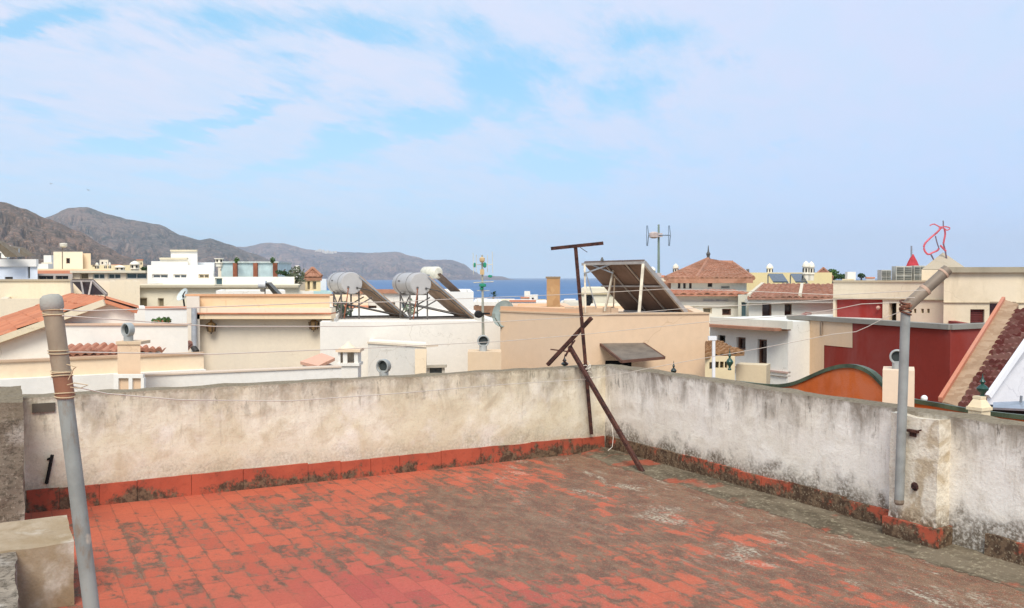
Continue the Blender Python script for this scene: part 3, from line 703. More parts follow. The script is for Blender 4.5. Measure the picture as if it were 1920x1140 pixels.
def vent(px, py0, py1, Yd, label, yaw=0):
    """swivel vent cowl: round stub with a wide drum facing sideways; rows py0..py1"""
    h = (py1 - py0) * Yd / F; base = P(px, py1, Yd)
    if not VENT:
        r = thing('vent_cowl', (0, 0, 0), 'x', 'vent cowl', 'metal vent cowls on the roofs')
        mt = galv('b0b2ae', '7c7f7c', .5)
        MB().lathe((0, 0, 0), [(.26, 0), (.26, .03), (.22, .05), (.22, .45)], 20).build('stub', mt, r, True)
        ax = Vector((-.62, -.78, 0)); c0 = Vector((0, 0, .66)) - ax * .17
        g = MB().lathe(c0, [(.0, 0), (.24, .0), (.33, .04), (.345, .1), (.345, .34), (.30, .36), (.27, .34), (.25, .2)], 24, ax); g.build('drum', mt, r, True)
        MB().lathe(c0 + ax * .19, [(.25, 0), (.25, .012)], 20, ax).build('opening', simple('3d4342', .8), r)
        VENT.append(r)
    else: r = copytree(VENT[0])
    r.location = base; r.scale = (h,) * 3; r.rotation_euler.z = yaw; r['label'] = label; return r
VENT = []
def antenna(root_px, y0, y1, Yd, label, heads, r=.02, col='8f948c'):
    a = thing('tv_antenna', P(root_px, y1, Yd), label, 'antenna'); MB().tube([P(root_px, y1, Yd), P(root_px, y0, Yd)], r, 8).build('pole', simple(col, .5, .4), a)
    return a
def rods(root, segs, Yd, r, m, name):
    g = MB()
    for s in segs:
        g.tube([P(s[0], s[1], Yd + (s[4] if len(s) > 4 else 0)), P(s[2], s[3], Yd + (s[5] if len(s) > 5 else 0))], r, 6)
    return g.build(name, m, root)
def chimney_turret(px, y0, y1, w_, Yd, label, dome=True, group=None, col='efe6d2'):
    """small moorish chimney: shaft, slit openings, dome"""
    k = Yd / F; c = P(px, y1, Yd); h = (y1 - y0) * k; rr_ = w_ * k / 2
    r = thing('chimney', c, label, 'chimney', group)
    MB().lathe(c, [(rr_ * .8, 0), (rr_ * .8, h * .3), (rr_ * 1.1, h * .32), (rr_ * 1.1, h * .37), (rr_ * .85, h * .39), (rr_ * .85, h * .66), (rr_ * 1.15, h * .68), (rr_ * 1.15, h * .74)], 12).build('shaft', plaster(col, '9a8d78', .3), r)
    if dome: MB().lathe(c + Vector((0, 0, h * .73)), [(rr_ * 1.02, 0), (rr_ * .95, h * .08), (rr_ * .7, h * .17), (rr_ * .3, h * .23), (0.01, h * .27)], 12).build('dome', plaster(col, '9a8d78', .3), r, True)
    g = MB()
    for a in range(6):
        an = a * math.pi / 3 + .3; d = Vector((math.cos(an), math.sin(an), 0)); t_ = Vector((-d.y, d.x, 0)); p = c + d * rr_ * .86 + Vector((0, 0, h * .43))
        g.prism([p - t_ * rr_ * .2, p + t_ * rr_ * .2, p + t_ * rr_ * .2 + Vector((0, 0, h * .19)), p - t_ * rr_ * .2 + Vector((0, 0, h * .19))], d * .02)
    g.build('slit', M_DARK, r); return r
def leaves(root, c, rx, rz, n, size, m, name='foliage', seed=1):
    g = MB(); rn = random.Random(seed)
    for _ in range(n):
        d = Vector((rn.gauss(0, 1), rn.gauss(0, 1), rn.gauss(0, 1))).normalized() * rn.random() ** .4
        p = Vector(c) + Vector((d.x * rx, d.y * rx, d.z * rz)) * (1 + .25 * noise.noise(d * 2.5 + Vector((seed, 0, 0))))
        a = Vector((rn.gauss(0, 1), rn.gauss(0, 1), rn.gauss(0, 1))).normalized(); b_ = a.orthogonal().normalized(); s = size * rn.uniform(.6, 1.4)
        g.poly([p - a * s, p + b_ * s * .5, p + a * s, p - b_ * s * .5])
    return g.build(name, m, root)
M_LEAF = simple('4c6b32', .8, var=.35, sc=2); M_LEAFD = simple('35502a', .8, var=.35, sc=2)

exec_parts = []
ZB = -9.5
def house(name, label, cat, px0, y0, px1, y1, Y0, D, m, holes=(), Y1=None, parapet=.3, group=None, zb=None, zt=None, pname='wall'):
    ft, z = foot(px0, y0, px1, y1, Y0, D, Y1)
    if zt is not None: z = zt
    zb = ZB if zb is None else zb
    r = thing(name, (ft[0].x, ft[0].y, zb), label, cat, group)
    walls(r, ft, z, zb, m, holes, 0, pname, parapet)
    return r, ft, z
def pyr(root, ft, z0, z1, over, m, name='roof', ridge=None, seed=1):
    """hip roof on a footprint with overhang; ridge = fraction of length kept as ridge line"""
    ft = [Vector(p) for p in ft]; c = sum(ft, Vector((0, 0))) / 4; q = [Vector((*(c + (p - c) * (1 + over / (p - c).length)), z0)) for p in ft]
    if ridge: m0 = (q[0] + q[3]) / 2; m1 = (q[1] + q[2]) / 2; a = m0.lerp(m1, .5 - ridge / 2); b_ = m0.lerp(m1, .5 + ridge / 2)
    else: a = b_ = (q[0] + q[2]) / 2
    a = Vector((a.x, a.y, z1)); b_ = Vector((b_.x, b_.y, z1))
    g = MB()
    for (p0, p1, t1, t0) in ((q[0], q[1], b_, a), (q[1], q[2], b_, b_), (q[2], q[3], a, b_), (q[3], q[0], a, a)):
        merge(g, tile_roof((p0, p1, t1, t0), .2, .35, .035, .02, .06, seed))
    for p, t_ in ((q[0], a), (q[1], b_), (q[2], b_), (q[3], a)): g.tube([p + Vector((0, 0, .06)), t_ + Vector((0, 0, .08))], .07, 6)
    g.prism([p - Vector((0, 0, .16)) for p in q], (0, 0, .14))
    return g.build(name, m, root)

CRM = plaster('ecdcc4', '9a876c', .35, .5); CRM2 = plaster('e4d3b8', '8f7f66', .4, .5); WHT = plaster('ede7dc', 'a59a88', .25, .4); WHC = plaster('e3e6e8', '98a0a6', .25, .3)
PEA = plaster('e9c7a0', 'b08560', .4, .5); BEI = plaster('e2c3a2', 'b3926f', .25, .3, .6); BEI2 = plaster('dcc09e', 'a98a68', .3, .5); SAL = plaster('d89070', 'a8634a', .4, .4)
REDW = plaster('8c342a', '6a2a22', .5, .5, .7); ORW = plaster('cc6630', 'a4491e', .8, .3, 5); GRYC = plaster('8f8a80', '6a655c', .4, .4)

# ---------------- immediate neighbour, left: peach terrace wall with white ledge
pe, ft, z = house('terrace_house', 'neighbouring peach-rendered low terrace house just beyond the left parapet', 'house', -60, 682, 382, 664, 12.2, .22, plaster('ecd3b2', 'c09a74', .4, .5), parapet=0)
zl = ZT(716, 12.0, 0)
slab(pe, ft[0], ft[1], zl - .6, zl, .14, 'white_ledge', WHT)
slab(pe, ft[0], ft[1], z, z + .03, .03, 'coping', plaster('c9a98a', '9c7a5c', .4))
cb_, cf, cz = house('chimney', 'square beige chimney rising from the peach terrace house', 'chimney', 220, 643, 263, 643, 12.0, .32, BEI, Y1=12.0, parapet=0, zb=-.6)
slab(cb_, cf[0], cf[1], cz - .02, cz + .02, .015, 'cap', BEI2, .015, .3)
# white trimmed opening at the foot of the chimney
wt = thing('window_surround', P(240, 735, 11.85), 'white frame around two beige panels on the ledge below the square beige chimney', 'window')
g = MB(); k = 11.86
for (x0, y0, x1, y1) in ((213, 702, 268, 709), (213, 709, 222, 736), (241, 709, 248, 736), (264, 709, 270, 736)):
    a, b_, c, d = P(x0, y1, k), P(x1, y1, k), P(x1, y0, k), P(x0, y0, k); g.prism([a, b_, c, d], (0, .06, 0))
g.build('frame', WHT, wt); MB().prism([P(218, 736, k + .04), P(267, 736, k + .04), P(267, 706, k + .04), P(218, 706, k + .04)], (0, .03, 0)).build('panel', BEI, wt)
vent(241, 605, 644, 12.1, 'grey vent cowl on the square beige chimney at the left', .1)

# tile coping along the wall behind
tcw, ft, z = house('garden_wall', 'white wall topped with a row of brown barrel tiles behind the square chimney', 'wall', 112, 667, 352, 659, 14.2, .5, CRM, parapet=0)
A, B = ft[0], ft[1]; zc = z
g = tile_roof(((A.x, A.y - .12, zc), (B.x, B.y - .12, zc), (B.x, B.y + .25, zc + .12), (A.x, A.y + .25, zc + .12)), .115, .2, .05, .03, .04, 3); g.build('tile_coping', T_BR, tcw)

# gabled white house with orange roof
gb = thing('gabled_house', P(205, 700, 15), 'white gabled house with a bright orange tiled roof at the far left', 'house')
Yf = 15.0; Yb = 19.4
g0 = P(-80, 664, Yf); g1 = P(205, 563, Yf); g2 = P(252, 578, Yf); g3 = P(352, 607, Yf)
bk = Vector((-.42, 4.2, 0)) * 1.0
bk = P(130, 553, Yb) - g1; bk.z = 0
g = MB().prism([Vector((g0.x, g0.y, ZB)), Vector((g2.x, g2.y, ZB)), g2, g1, g0], bk)
g.build('wall', plaster('efe7da', 'a99a84', .3, .4), gb)
lf = Vector((0, -.15, .02))
tile_roof((g0 + lf, g1 + lf, g1 + bk, g0 + bk), .2, .35, .03, .012, .07, 5)
h = MB(); q0_, q1_ = g0 + lf, g1 + lf
hh = tile_roof((g0 + lf - Vector((.0, 0, .0)), g0 + bk, g1 + bk, g1 + lf), .2, .35, .035, .012, .07, 5); hh.build('roof', T_OR, gb)
rr2 = tile_roof((g2 + bk + Vector((.12, 0, -.04)), g2 + lf + Vector((.12, 0, -.04)), g1 + lf, g1 + bk), .2, .3, .04, .012, .06, 6); rr2.build('roof', T_OR, gb)
MB().bar(g1 + lf + Vector((0, -.03, -.05)), g0 + lf + Vector((0, -.03, -.05)), .05, .1).build('rake_board', plaster('e2d2b4', 'a08c6c'), gb)
for px in (58, 70, 83, 45, 30):
    pass
g = MB()
for px in (13, 24, 44, 53, 66): g.box(P(px - 2, 655, Yf - .03), P(px + 2, 646, Yf + .02))
tn, ft, z = house('side_annex', 'tan stained low annex wall with drip marks below the orange roof', 'wall', -80, 676, 92, 618, 14.4, .5, plaster('cdb389', '8a7350', .6, .9, 1.6), Y1=14.6, parapet=0, zt=.25)
wf, ft, z = house('white_terrace', 'plain white terrace wall below the white gable, behind the tile-topped wall', 'wall', 112, 610, 352, 606, 14.75, .25, plaster('ece5d9', 'a99a84', .25, .4), Y1=14.75, parapet=0)
slab(wf, ft[0], ft[1], z, z + .025, .03, 'coping', plaster('d8b79c', 'a98a70'), 0, .2)
wt2, ft, z = house('white_terrace', 'white terrace wall with red coping line and small plants, right of the orange gable', 'wall', 252, 579, 352, 578, 21, 2, plaster('ebe8e2', 'a9a294', .25, .4), Y1=21, parapet=.2)
slab(wt2, ft[0], ft[1], z, z + .05, .03, 'coping', SAL, 0, .2)
wb2, ft, z = house('roof_shed', 'small white rooftop box beside the right foot of the orange gable', 'shed', 250, 576, 272, 576, 17.5, 1.2, WHT, Y1=17.5, parapet=0)
for k_, px in enumerate((297, 311)):
    pr = thing('potted_plant', P(px, 607, 16.4), ('left' if k_ == 0 else 'right') + ' one of two small green plants on the white terrace by the orange gable', 'plant', 'small terrace plants')
    MB().lathe(P(px, 607, 16.4), [(.06, 0), (.08, .06)], 10).build('pot', SAL, pr); leaves(pr, P(px, 602, 16.4), .10, .06, 60, .04, M_LEAF, seed=k_ + 3)

# ---------------- house with two wall lanterns
def lantern(px, py, Yd, label):
    c = P(px, py, Yd); r = thing('wall_lantern', c, label, 'lantern', 'wall lanterns under the eave')
    mt = simple('4a4038', .5, .4)
    MB().lathe(c + Vector((0, -.14, -.02)), [(.03, -.10), (.075, -.07), (.10, .06), (.105, .075), (.03, .13), (.012, .17)], 6).build('lamp_shade', simple('8a6b44', .4), r)
    g = MB()
    for a in range(6):
        an = a * math.pi / 3; g.bar(c + Vector((math.cos(an) * .08, -.14 + math.sin(an) * .08, -.10)), c + Vector((math.cos(an) * .107, -.14 + math.sin(an) * .107, .06)), .014)
    g.tube([c + Vector((0, -.14, .14)), c + Vector((0, -.10, .19)), c + Vector((0, 0, .16))], .01, 6); g.tube([c + Vector((0, -.14, -.10)), c + Vector((0, -.14, -.15))], .012, 6)
    g.build('cage', mt, r)
HY = 19.5
lh, ft, z = house('lantern_house', 'cream house with two wall lanterns under a projecting orange-lined eave', 'house', 372, 577, 626, 573, HY, 6, plaster('e6d8c2', 'b09a7e', .3, .4), parapet=0, Y1=HY)
zz = lambda py: ZT(py, HY)
slab(lh, ft[0], ft[1], zz(597), zz(588), .30, 'eave', plaster('ecd2ae', 'b99570', .3), .0, .2)
slab(lh, ft[0], ft[1], zz(588), zz(585.5), .33, 'eave_tiles', T_OR, .0, .2)
slab(lh, ft[0], ft[1], zz(585.5) , zz(577), .26, 'coping', plaster('ecdcc0', 'b99570', .3), .0, .2)
pf, pz = foot(350, 555, 618, 553, HY, .22, HY)
walls(lh, pf, pz, zz(577), PEA, name='parapet')
slab(lh, pf[0], pf[1], pz, pz + .04, .04, 'parapet_coping', plaster('d3a27c', 'a87a58', .3), .02, .26)
pr_, pft, pz2 = house('chimney_pier', 'pale pier with a grey downpipe at the left end of the lantern house', 'pier', 350, 556, 374, 556, HY - .3, .6, plaster('e9dccb', 'b09a80', .3), Y1=HY - .3, parapet=0)
MB().tube([P(364, 664, HY - .42), P(364, 578, HY - .42)], .055, 10).build('downpipe', simple('b9bcc0', .4, .2), pr_, True)
g = MB().tube([P(362, 650, HY - .42), P(369, 660, HY - .5)], .06, 10); g.build('pipe_elbow', simple('3a3836', .6), pr_)
lantern(400, 612, HY, 'left one of the two brass wall lanterns under the cream eave'); lantern(591, 608, HY, 'right one of the two brass wall lanterns under the cream eave')
pw, ft, z = house('low_white_wall', 'low white wall strip directly behind the left parapet, under the cream lantern house', 'wall', 268, 705, 640, 689, 12.6, .15, WHT, parapet=0)
slab(pw, ft[0], ft[1], z, z + .02, .02, 'coping', plaster('d9c4ae', 'a98a70'), 0, .2)

# ---------------- white block carrying the solar heaters
wb, ft, z = house('white_block', 'broad white flat-roofed block carrying two grey solar water tanks', 'house', 600, 604, 938, 600, 18.5, 8.5, plaster('ebe4d8', 'b0a592', .22, .35), Y1=19.0, parapet=.12)
g = MB(); 
for p_, q_ in (((690, 628), (782, 650)), ):
    g.prism([P(692, 626, 18.3), P(784, 650, 17.3), P(784, 662, 17.3), P(692, 634, 18.3)], (.25, .6, 0))
low, lft, lz = house('low_annex', 'low white annex wall with a peach-edged end in front of the white solar block', 'wall', 690, 642, 800, 652, 17.6, 1.1, plaster('e9e2d6', 'b0a592', .2), Y1=16.6, parapet=0)
slab(low, lft[0], lft[1], lz - .02, lz + .015, .02, 'coping', plaster('ecdcc4', 'b99570', .3), .0, .3)
MB().prism([P(778, 654, 16.55), P(800, 654, 16.55), P(797, 760, 16.5), P(778, 760, 16.5)], (0, .03, 0)).build('peach_pilaster', plaster('efd9b8', 'b99570', .3), low)
wn = thing('window', P(818, 702, 18.0), 'small grey window with a stone lintel peeping over the parapet below the solar tanks', 'window')
MB().prism([P(799, 684, 18.3), P(838, 683, 18.3), P(838, 688, 18.3), P(799, 689, 18.3)], (0, -.12, 0)).build('lintel', plaster('b8b0a0', '8c8474'), wn)
g = MB(); g.prism([P(800, 705, 18.3), P(806, 705, 18.3), P(806, 688, 18.3), P(800, 688, 18.3)], (0, -.06, 0)); g.prism([P(829, 705, 18.3), P(834, 705, 18.3), P(834, 688, 18.3), P(829, 688, 18.3)], (0, -.06, 0)); g.build('frame', plaster('c9c4b8', '8c8474'), wn)
MB().prism([P(806, 705, 18.34), P(829, 705, 18.34), P(829, 688, 18.34), P(806, 688, 18.34)], (0, -.05, 0)).build('pane', glass('5a666a'), wn)
vent(720, 673, 712, 15.5, 'grey vent cowl half hidden by the parapet below the left solar tank', .25)
# roof hatch + little turret chimney
rh = thing('roof_hatch', P(595, 700, 15.5), 'small salmon tiled lean-to roof beside the white turret chimney', 'hatch')
q = [P(563, 680, 15.4), P(597, 688, 14.7), P(628, 673, 15.2), P(603, 664, 16.2)]
MB().prism([p - Vector((0, 0, .03)) for p in q], (0, 0, .05)).build('roof', T_OR if 0 else plaster('dfae94', 'b87858', .4), rh)
MB().prism([Vector((p.x, p.y, -1)) + (Vector((sum(a.x for a in q) / 4, sum(a.y for a in q) / 4, -1)) - Vector((p.x, p.y, -1))) * .12 for p in q], (0, 0, 1 + min(p.z for p in q) - .02)).build('wall', WHT, rh)
tc_ = thing('chimney', P(652, 700, 14.6), 'white turret chimney with slit windows and a small domed cap, below the left solar tank', 'chimney')
k = 14.6; fx = lambda px: P(px, 670, k).x; zt_ = lambda py: ZT(py, k)
g = MB().box((fx(634), k, -1), (fx(671), k + .32, zt_(686))); g.box((fx(631), k - .03, zt_(686)), (fx(674), k + .35, zt_(681)))
for a, b_ in ((634, 638), (643, 651), (664, 671)): g.box((fx(a), k, zt_(681)), (fx(b_), k + .05, zt_(660)))
g.box((fx(634), k + .06, zt_(681)), (fx(637), k + .32, zt_(660))); g.box((fx(668), k + .06, zt_(681)), (fx(671), k + .32, zt_(660))); g.box((fx(640), k + .27, zt_(681)), (fx(660), k + .32, zt_(660)))
g.build('shaft', WHT, tc_)
g = MB().box((fx(630), k - .04, zt_(660)), (fx(676), k + .36, zt_(655))); g.build('cornice', plaster('ecd0b0', 'b99570', .4), tc_)
MB().lathe(P(653, 655, k + .16), [(.14, 0), (.10, .04), (.05, .08), (.01, .12)], 12).build('dome', plaster('f0dcbc', 'b99570', .2), tc_, True)

# solar water heaters
def heater(px, py, Yd, label):
    """tank centre at px,py"""
    c = P(px, py, Yd); r = thing('solar_water_heater', (c.x, c.y, ROOFZ), label, 'solar water heater', 'solar water heaters on the white block')
    ax = Vector((.42, -.907, 0)); dn = Vector((.907, .42, 0)); rad = .27; L = 1.5
    mt, t, b = base_mat('tank_enamel', .35, .5); pos = t.new('ShaderNodeNewGeometry').outputs['Position']; n = t.noise(pos, 4, 4)
    t.put(b.inputs['Base Color'], t.mix(n, lin('b9b5b0'), lin('a09c98')))
    s = c + ax * .10
    MB().lathe(s - ax * L, [(.0, 0), (rad * .8, .0), (rad * .96, .03), (rad, .08), (rad, L - .05), (rad * .97, L - .015), (rad * .93, L), (0, L + .004)], 32, ax).build('tank', mt, r, True)
    g = MB()
    for (a_, b_) in ((-.35, -.35), (.45, -.42)):
        g.lathe(s + dn * a_ * rad * 1.0 + Vector((0, 0, b_ * rad)), [(.028, 0), (.028, .02)], 8, ax)
    side = Vector((0, 0, 0)); g.prism([s - ax * .95 - dn * rad * 1.004 + Vector((0, 0, .05)), s - ax * .80 - dn * rad * 1.004 + Vector((0, 0, .05)), s - ax * .80 - dn * rad * 1.004 + Vector((0, 0, .08)), s - ax * .95 - dn * rad * 1.004 + Vector((0, 0, .08))], -dn * .004)
    g.split('fitting', simple('6a6866', .5), r)
    top = s + dn * (rad * .75) + Vector((0, 0, rad * .72)); dz = top.z - ROOFZ - .06
    vec = dn * 1.22 - Vector((0, 0, dz)); nrm = dn * dz + Vector((0, 0, 1.22)); nrm.normalize()
    p0, p1 = top - ax * 1.2, top - ax * .03
    MB().prism([p0, p1, p1 + vec, p0 + vec], -nrm * .09).build('collector', simple('bfa084', .7, var=.2, sc=3), r)
    g = MB(); g.bar(p1 - nrm * .045, p1 + vec - nrm * .045, .11, .03, nrm); g.bar(p0 - nrm * .045, p0 + vec - nrm * .045, .11, .03, nrm); g.bar(p0 + nrm * .01, p1 + nrm * .01, .04); g.build('collector_frame', M_ALU, r)
    mf = simple('6d6762', .6, .3); g = MB()
    for e_ in (-.92, -.18):
        a = s + ax * e_; f1 = a - dn * .22; f2 = a + dn * .22
        g.bar(Vector((f1.x, f1.y, ROOFZ)), f1 - Vector((0, 0, rad * .75)), .035); g.bar(Vector((f2.x, f2.y, ROOFZ)), f2 - Vector((0, 0, rad * .7)), .035)
        g.bar(f1 - Vector((0, 0, rad * .95)), f2 - Vector((0, 0, rad * .95)), .035)
        e2 = a + dn * 1.45; g.bar(f1 - Vector((0, 0, .0 + rad)) - Vector((0, 0, .2)), Vector((e2.x, e2.y, ROOFZ + .03)), .028); g.bar(Vector((f1.x, f1.y, ROOFZ + .03)), Vector((e2.x, e2.y, ROOFZ + .03)), .035)
        g.bar(Vector((f1.x, f1.y, ROOFZ + .1)), a + dn * .55 + Vector((0, 0, -.35)), .026)
    a, b_ = s - ax * .92 - dn * .22, s - ax * .18 - dn * .22
    g.bar(Vector((a.x, a.y, ROOFZ + .05)), b_ - Vector((0, 0, rad)), .024); g.bar(Vector((b_.x, b_.y, ROOFZ + .05)), a - Vector((0, 0, rad)), .024); g.bar(a - Vector((0, 0, rad)), b_ - Vector((0, 0, rad)), .03)
    g.build('stand', mf, r)
    for e_ in (-1.15, -.35):
        MB().lathe(s + ax * e_, [(rad + .002, 0), (rad + .006, .0), (rad + .006, .03), (rad + .002, .03)], 32, ax).build('band', simple('8f8c88', .5, .4), r, True)
    g = MB().tube([s + dn * rad * .45 - Vector((0, 0, rad * .42)) + ax * .0, s + dn * rad * .45 - Vector((0, 0, rad * .42)) + ax * .07, s + dn * (rad + .1) - Vector((0, 0, rad * .6)) + ax * .07, p1 + vec * .3 - nrm * .12 + ax * .03, p1 + vec * .98 - nrm * .12 + ax * .03], .014, 6); g.build('pipe', simple('4a4642', .6), r)
    g = MB().tube([s - dn * rad * .4 - Vector((0, 0, rad * .45)), s - dn * rad * .4 - Vector((0, 0, rad * .45)) + ax * .06, s - dn * rad * .5 - Vector((0, 0, rad * 1.2)) + ax * .06, Vector((s.x - dn.x * .2, s.y - dn.y * .2, ROOFZ + .03))], .014, 6); g.build('pipe', simple('9a5c40', .6), r)
    return r
wbz = z; ROOFZ = wbz - .12
heater(658, 531, 22.5, 'left one of the two grey cylindrical solar water heaters on the white block')
heater(787, 532, 22.2, 'right one of the two grey cylindrical solar water heaters on the white block')
g = MB(); 
# farther white-tank heater
def small_heater(x0, y0, x1, y1, c0, Yd, label, body=None, group='distant rooftop solar panels'):
    r = thing('solar_water_heater', P(x0, c0[1] + 30, Yd), label, 'solar water heater', None)
    a, b_ = P(x0, y0, Yd + .8), P(x1, y1, Yd - .2); MB().tube([a, a.lerp(b_, .06), a.lerp(b_, .94), b_], [.2 * Yd / 40, .26 * Yd / 40, .26 * Yd / 40, .2 * Yd / 40], 18).build('tank', simple('e6e0cc', .4), r, True)
    q = body; MB().prism([P(*p) for p in q], (.05, .02, -.08)).build('collector', simple('6b5240', .6, var=.2), r); return r
small_heater(796, 511, 822, 511, (820, 520), 40, 'cream solar water heater behind and to the right of the two grey tanks', [(812, 515, 40.6), (826, 512, 39.2), (862, 544, 40), (845, 546, 41.4)])

# rooftop things behind the heaters
def far(name, label, px0, y0, px1, Yd, D, m, holes=(), y1=None, Y1=None, cat='house', group=None, parapet=.25, zb=None):
    return house(name, label, cat, px0, y0, px1, y1 or y0, Yd, D, m, holes, Y1 or Yd, parapet, group, zb)
r_, ft, z = far('white_house', 'white house with brown shuttered windows seen between the two grey solar tanks', 655, 549, 765, 32, 8, WHT, [(686, 573, 706, 584, 'brown'), (728, 567, 741, 582, 'grey'), (753, 567, 763, 598, 'teal', 'door')])
slab(r_, ft[0], ft[1], z - .02, z + .12, .12, 'eave_tiles', T_RED, .05, .3)
r_, ft, z = far('white_house', 'blank white rooftop room right of the right grey solar tank, under the cream heater', 762, 547, 888, 36, 9, plaster('eeeae2', 'a9a294', .2, .3), [(748, 560, 760, 590, 'grey')])
r_, ft, z = far('peach_terrace', 'low peach and salmon terrace behind the left solar tank stand', 560, 556, 690, 29, 4, plaster('edd6b6', 'c49a72', .4), [(600, 566, 616, 576, 'tan')])
slab(r_, ft[0], ft[1], z - .35, z - .28, .05, 'moulding', SAL)
for k_, (px, Yd) in enumerate(((634, 24.5), (646, 24.3), (770, 26))):
    p_ = thing('potted_plant', P(px, 606, Yd), ['grey-green shrub behind the left tank stand, nearer the lantern house', 'grey-green shrub under the left grey tank, right of its neighbour', 'slim grey-green shrub between the two grey tanks'][k_], 'plant')
    MB().tube([P(px, 606, Yd), P(px, 590, Yd)], .03, 6).build('stem', simple('5a4a38'), p_); leaves(p_, P(px, 585, Yd), .2, .3, 110, .06, simple('8a9a7c', .8, var=.3), seed=px)

# ---------------- antenna with green elements and satellite dish
aY = 17.5
an = thing('tv_antenna', P(905, 640, aY), 'tall TV antenna mast with green-tipped elements above the small beige chimney block', 'antenna')
MB().tube([P(906, 640, aY), P(904, 478, aY)], [.028, .016], 8).build('pole', simple('b9b7a6', .5, .3), an)
g = MB(); gr = simple('2f9a78', .5)
for x0, y0 in ((887, 488), (923, 486)): g.tube([P(x0, y0 - 14, aY), P(x0 + 1, y0 + 26, aY)], .006, 5)
g.tube([P(886, 496, aY), P(924, 496, aY)], .008, 5); g.tube([P(893, 478, aY - .1), P(893, 510, aY - .1)], .006, 5); g.tube([P(914, 478, aY + .1), P(914, 510, aY + .1)], .006, 5)
g.tube([P(888, 530, aY - .2), P(925, 528, aY + .2)], .01, 5); g.tube([P(894, 545, aY), P(918, 545, aY)], .008, 5); g.build('elements', simple('d9d4c2', .5), an)
g = MB()
for (px, py, w_, h_) in ((890, 497, 4, 9), (909, 497, 6, 10), (919, 518, 8, 5), (905, 535, 13, 7), (903, 541, 7, 5)):
    c = P(px, py, aY - .03); g.lathe(c - Vector((0, 0, h_ * .005)), [(.2 * w_ * aY / F, 0), (w_ * .5 * aY / F, h_ * .2 * aY / F), (w_ * .5 * aY / F, h_ * .8 * aY / F), (w_ * .2 * aY / F, h_ * aY / F)], 8)
g.split('element_tip', gr, an)
g = MB(); g.lathe(P(904, 492, aY - .05), [(.03, 0), (.05, .03), (.05, .08), (.02, .1)], 8); g.box(P(900, 515, aY - .05), P(908, 505, aY + .03)); g.split('amplifier', simple('d9b98a', .6), an)
g = MB(); g.tube([P(893, 588, aY), P(918, 588, aY - .1)], .02, 6); g.lathe(P(895, 589, aY - .08), [(.05, 0), (.07, .02), (.07, .12), (.05, .14)], 10, (.3, -.9, 0)); g.build('receiver', M_DARK, an)
sdh = thing('satellite_dish', P(945, 620, 17.2), 'grey satellite dish beside the antenna at the left end of the beige block', 'satellite dish')
ax = Vector((-.55, -.80, .22)).normalized(); c = P(944, 588, 17.2)
pro = [(.30, .0), (.29, .012), (.2, -.05), (.1, -.085), (.0, -.1)]
MB().lathe(c, [(0.001, .03), (.12, .024), (.22, .004), (.25, -.012), (.253, -.006), (.2, .014), (.12, .032), (.001, .04)], 28, -ax).build('dish', simple('98a29c', .8, spec=.2), sdh, True)
g = MB(); g.tube([c, P(946, 612, 17.4), P(946, 625, 17.4)], .025, 6); g.tube([c + Vector((-.03, -.03, -.28)), c + ax * .32 + Vector((0, 0, -.1))], .01, 5); g.box(c + ax * .32 + Vector((-.03, -.03, -.14)), c + ax * .32 + Vector((.03, .03, -.06))); g.build('arm', simple('8a9086', .5), sdh)
cbk, ft, z = house('chimney', 'small beige chimney block leaning against the left end of the big beige block', 'chimney', 877, 660, 940, 659, 15.6, .6, BEI2, Y1=15.6, parapet=0)
vent(906, 628, 661, 15.8, 'grey vent cowl on the small beige chimney block under the green antenna', .8)

# ---------------- big beige block with collector rack and awning
bb = thing('beige_block', P(1130, 700, 16), 'large plain beige block beyond the mast, topped by the big solar rack', 'house')
A0 = P(938, 583, 17.2); A1 = P(1092, 591, 15.6); A2 = P(1330, 589, 16.0)
ftb = [A0.xy, A1.xy, A2.xy, A2.xy + Vector((.6, 5)), A0.xy + Vector((.3, 3.5))]
zbb = ZT(590, 15.8)
walls(bb, ftb, zbb, ZB, BEI, name='wall', parapet=.06)
g = MB(); q = [(*ftb[0], 0), (*ftb[1], 0), (*ftb[2], 0)]
for a, b_ in ((ftb[0], ftb[1]), (ftb[1], ftb[2])): slab(bb, a, b_, zbb + .002, zbb + .03, .02, 'coping', plaster('d3b594', 'a58a6c', .4), 0, .2)
MB().prism([Vector((p[0], p[1], zbb)) for p in (ftb[0], ftb[1], ftb[1] + Vector((-.2, .3)), ftb[0] + Vector((.2, .6)))], (0, 0, .10)).build('roof_kerb', plaster('dcae88', 'b58462', .4), bb)
aw = thing('awning', P(1180, 690, 15.5), 'brown-grey sheet awning projecting over a dark opening in the beige block', 'awning')
q = [P(1122, 643, 15.75), P(1200, 640, 15.95), P(1246, 671, 15.0), P(1166, 678, 14.75)]
aw_m = simple('7f7468', .6, .2, .25, 3)
MB().prism(q, (0, 0, .02)).build('sheet', aw_m, aw)
g = MB()
for a, b_ in ((0, 1), (1, 2), (2, 3), (3, 0)): g.bar(q[a], q[b_], .03, .045)
g.bar(q[0] + Vector((.25, 0, -.12)), q[3].lerp(q[0], .4), .03); g.build('frame', simple('6b4a3c', .6), aw)
MB().prism([P(1128, 676, 15.66), P(1184, 676, 15.75), P(1184, 712, 15.75), P(1128, 712, 15.66)][::-1], (0, .04, 0)).build('opening', simple('0f0d0d', .9), aw)
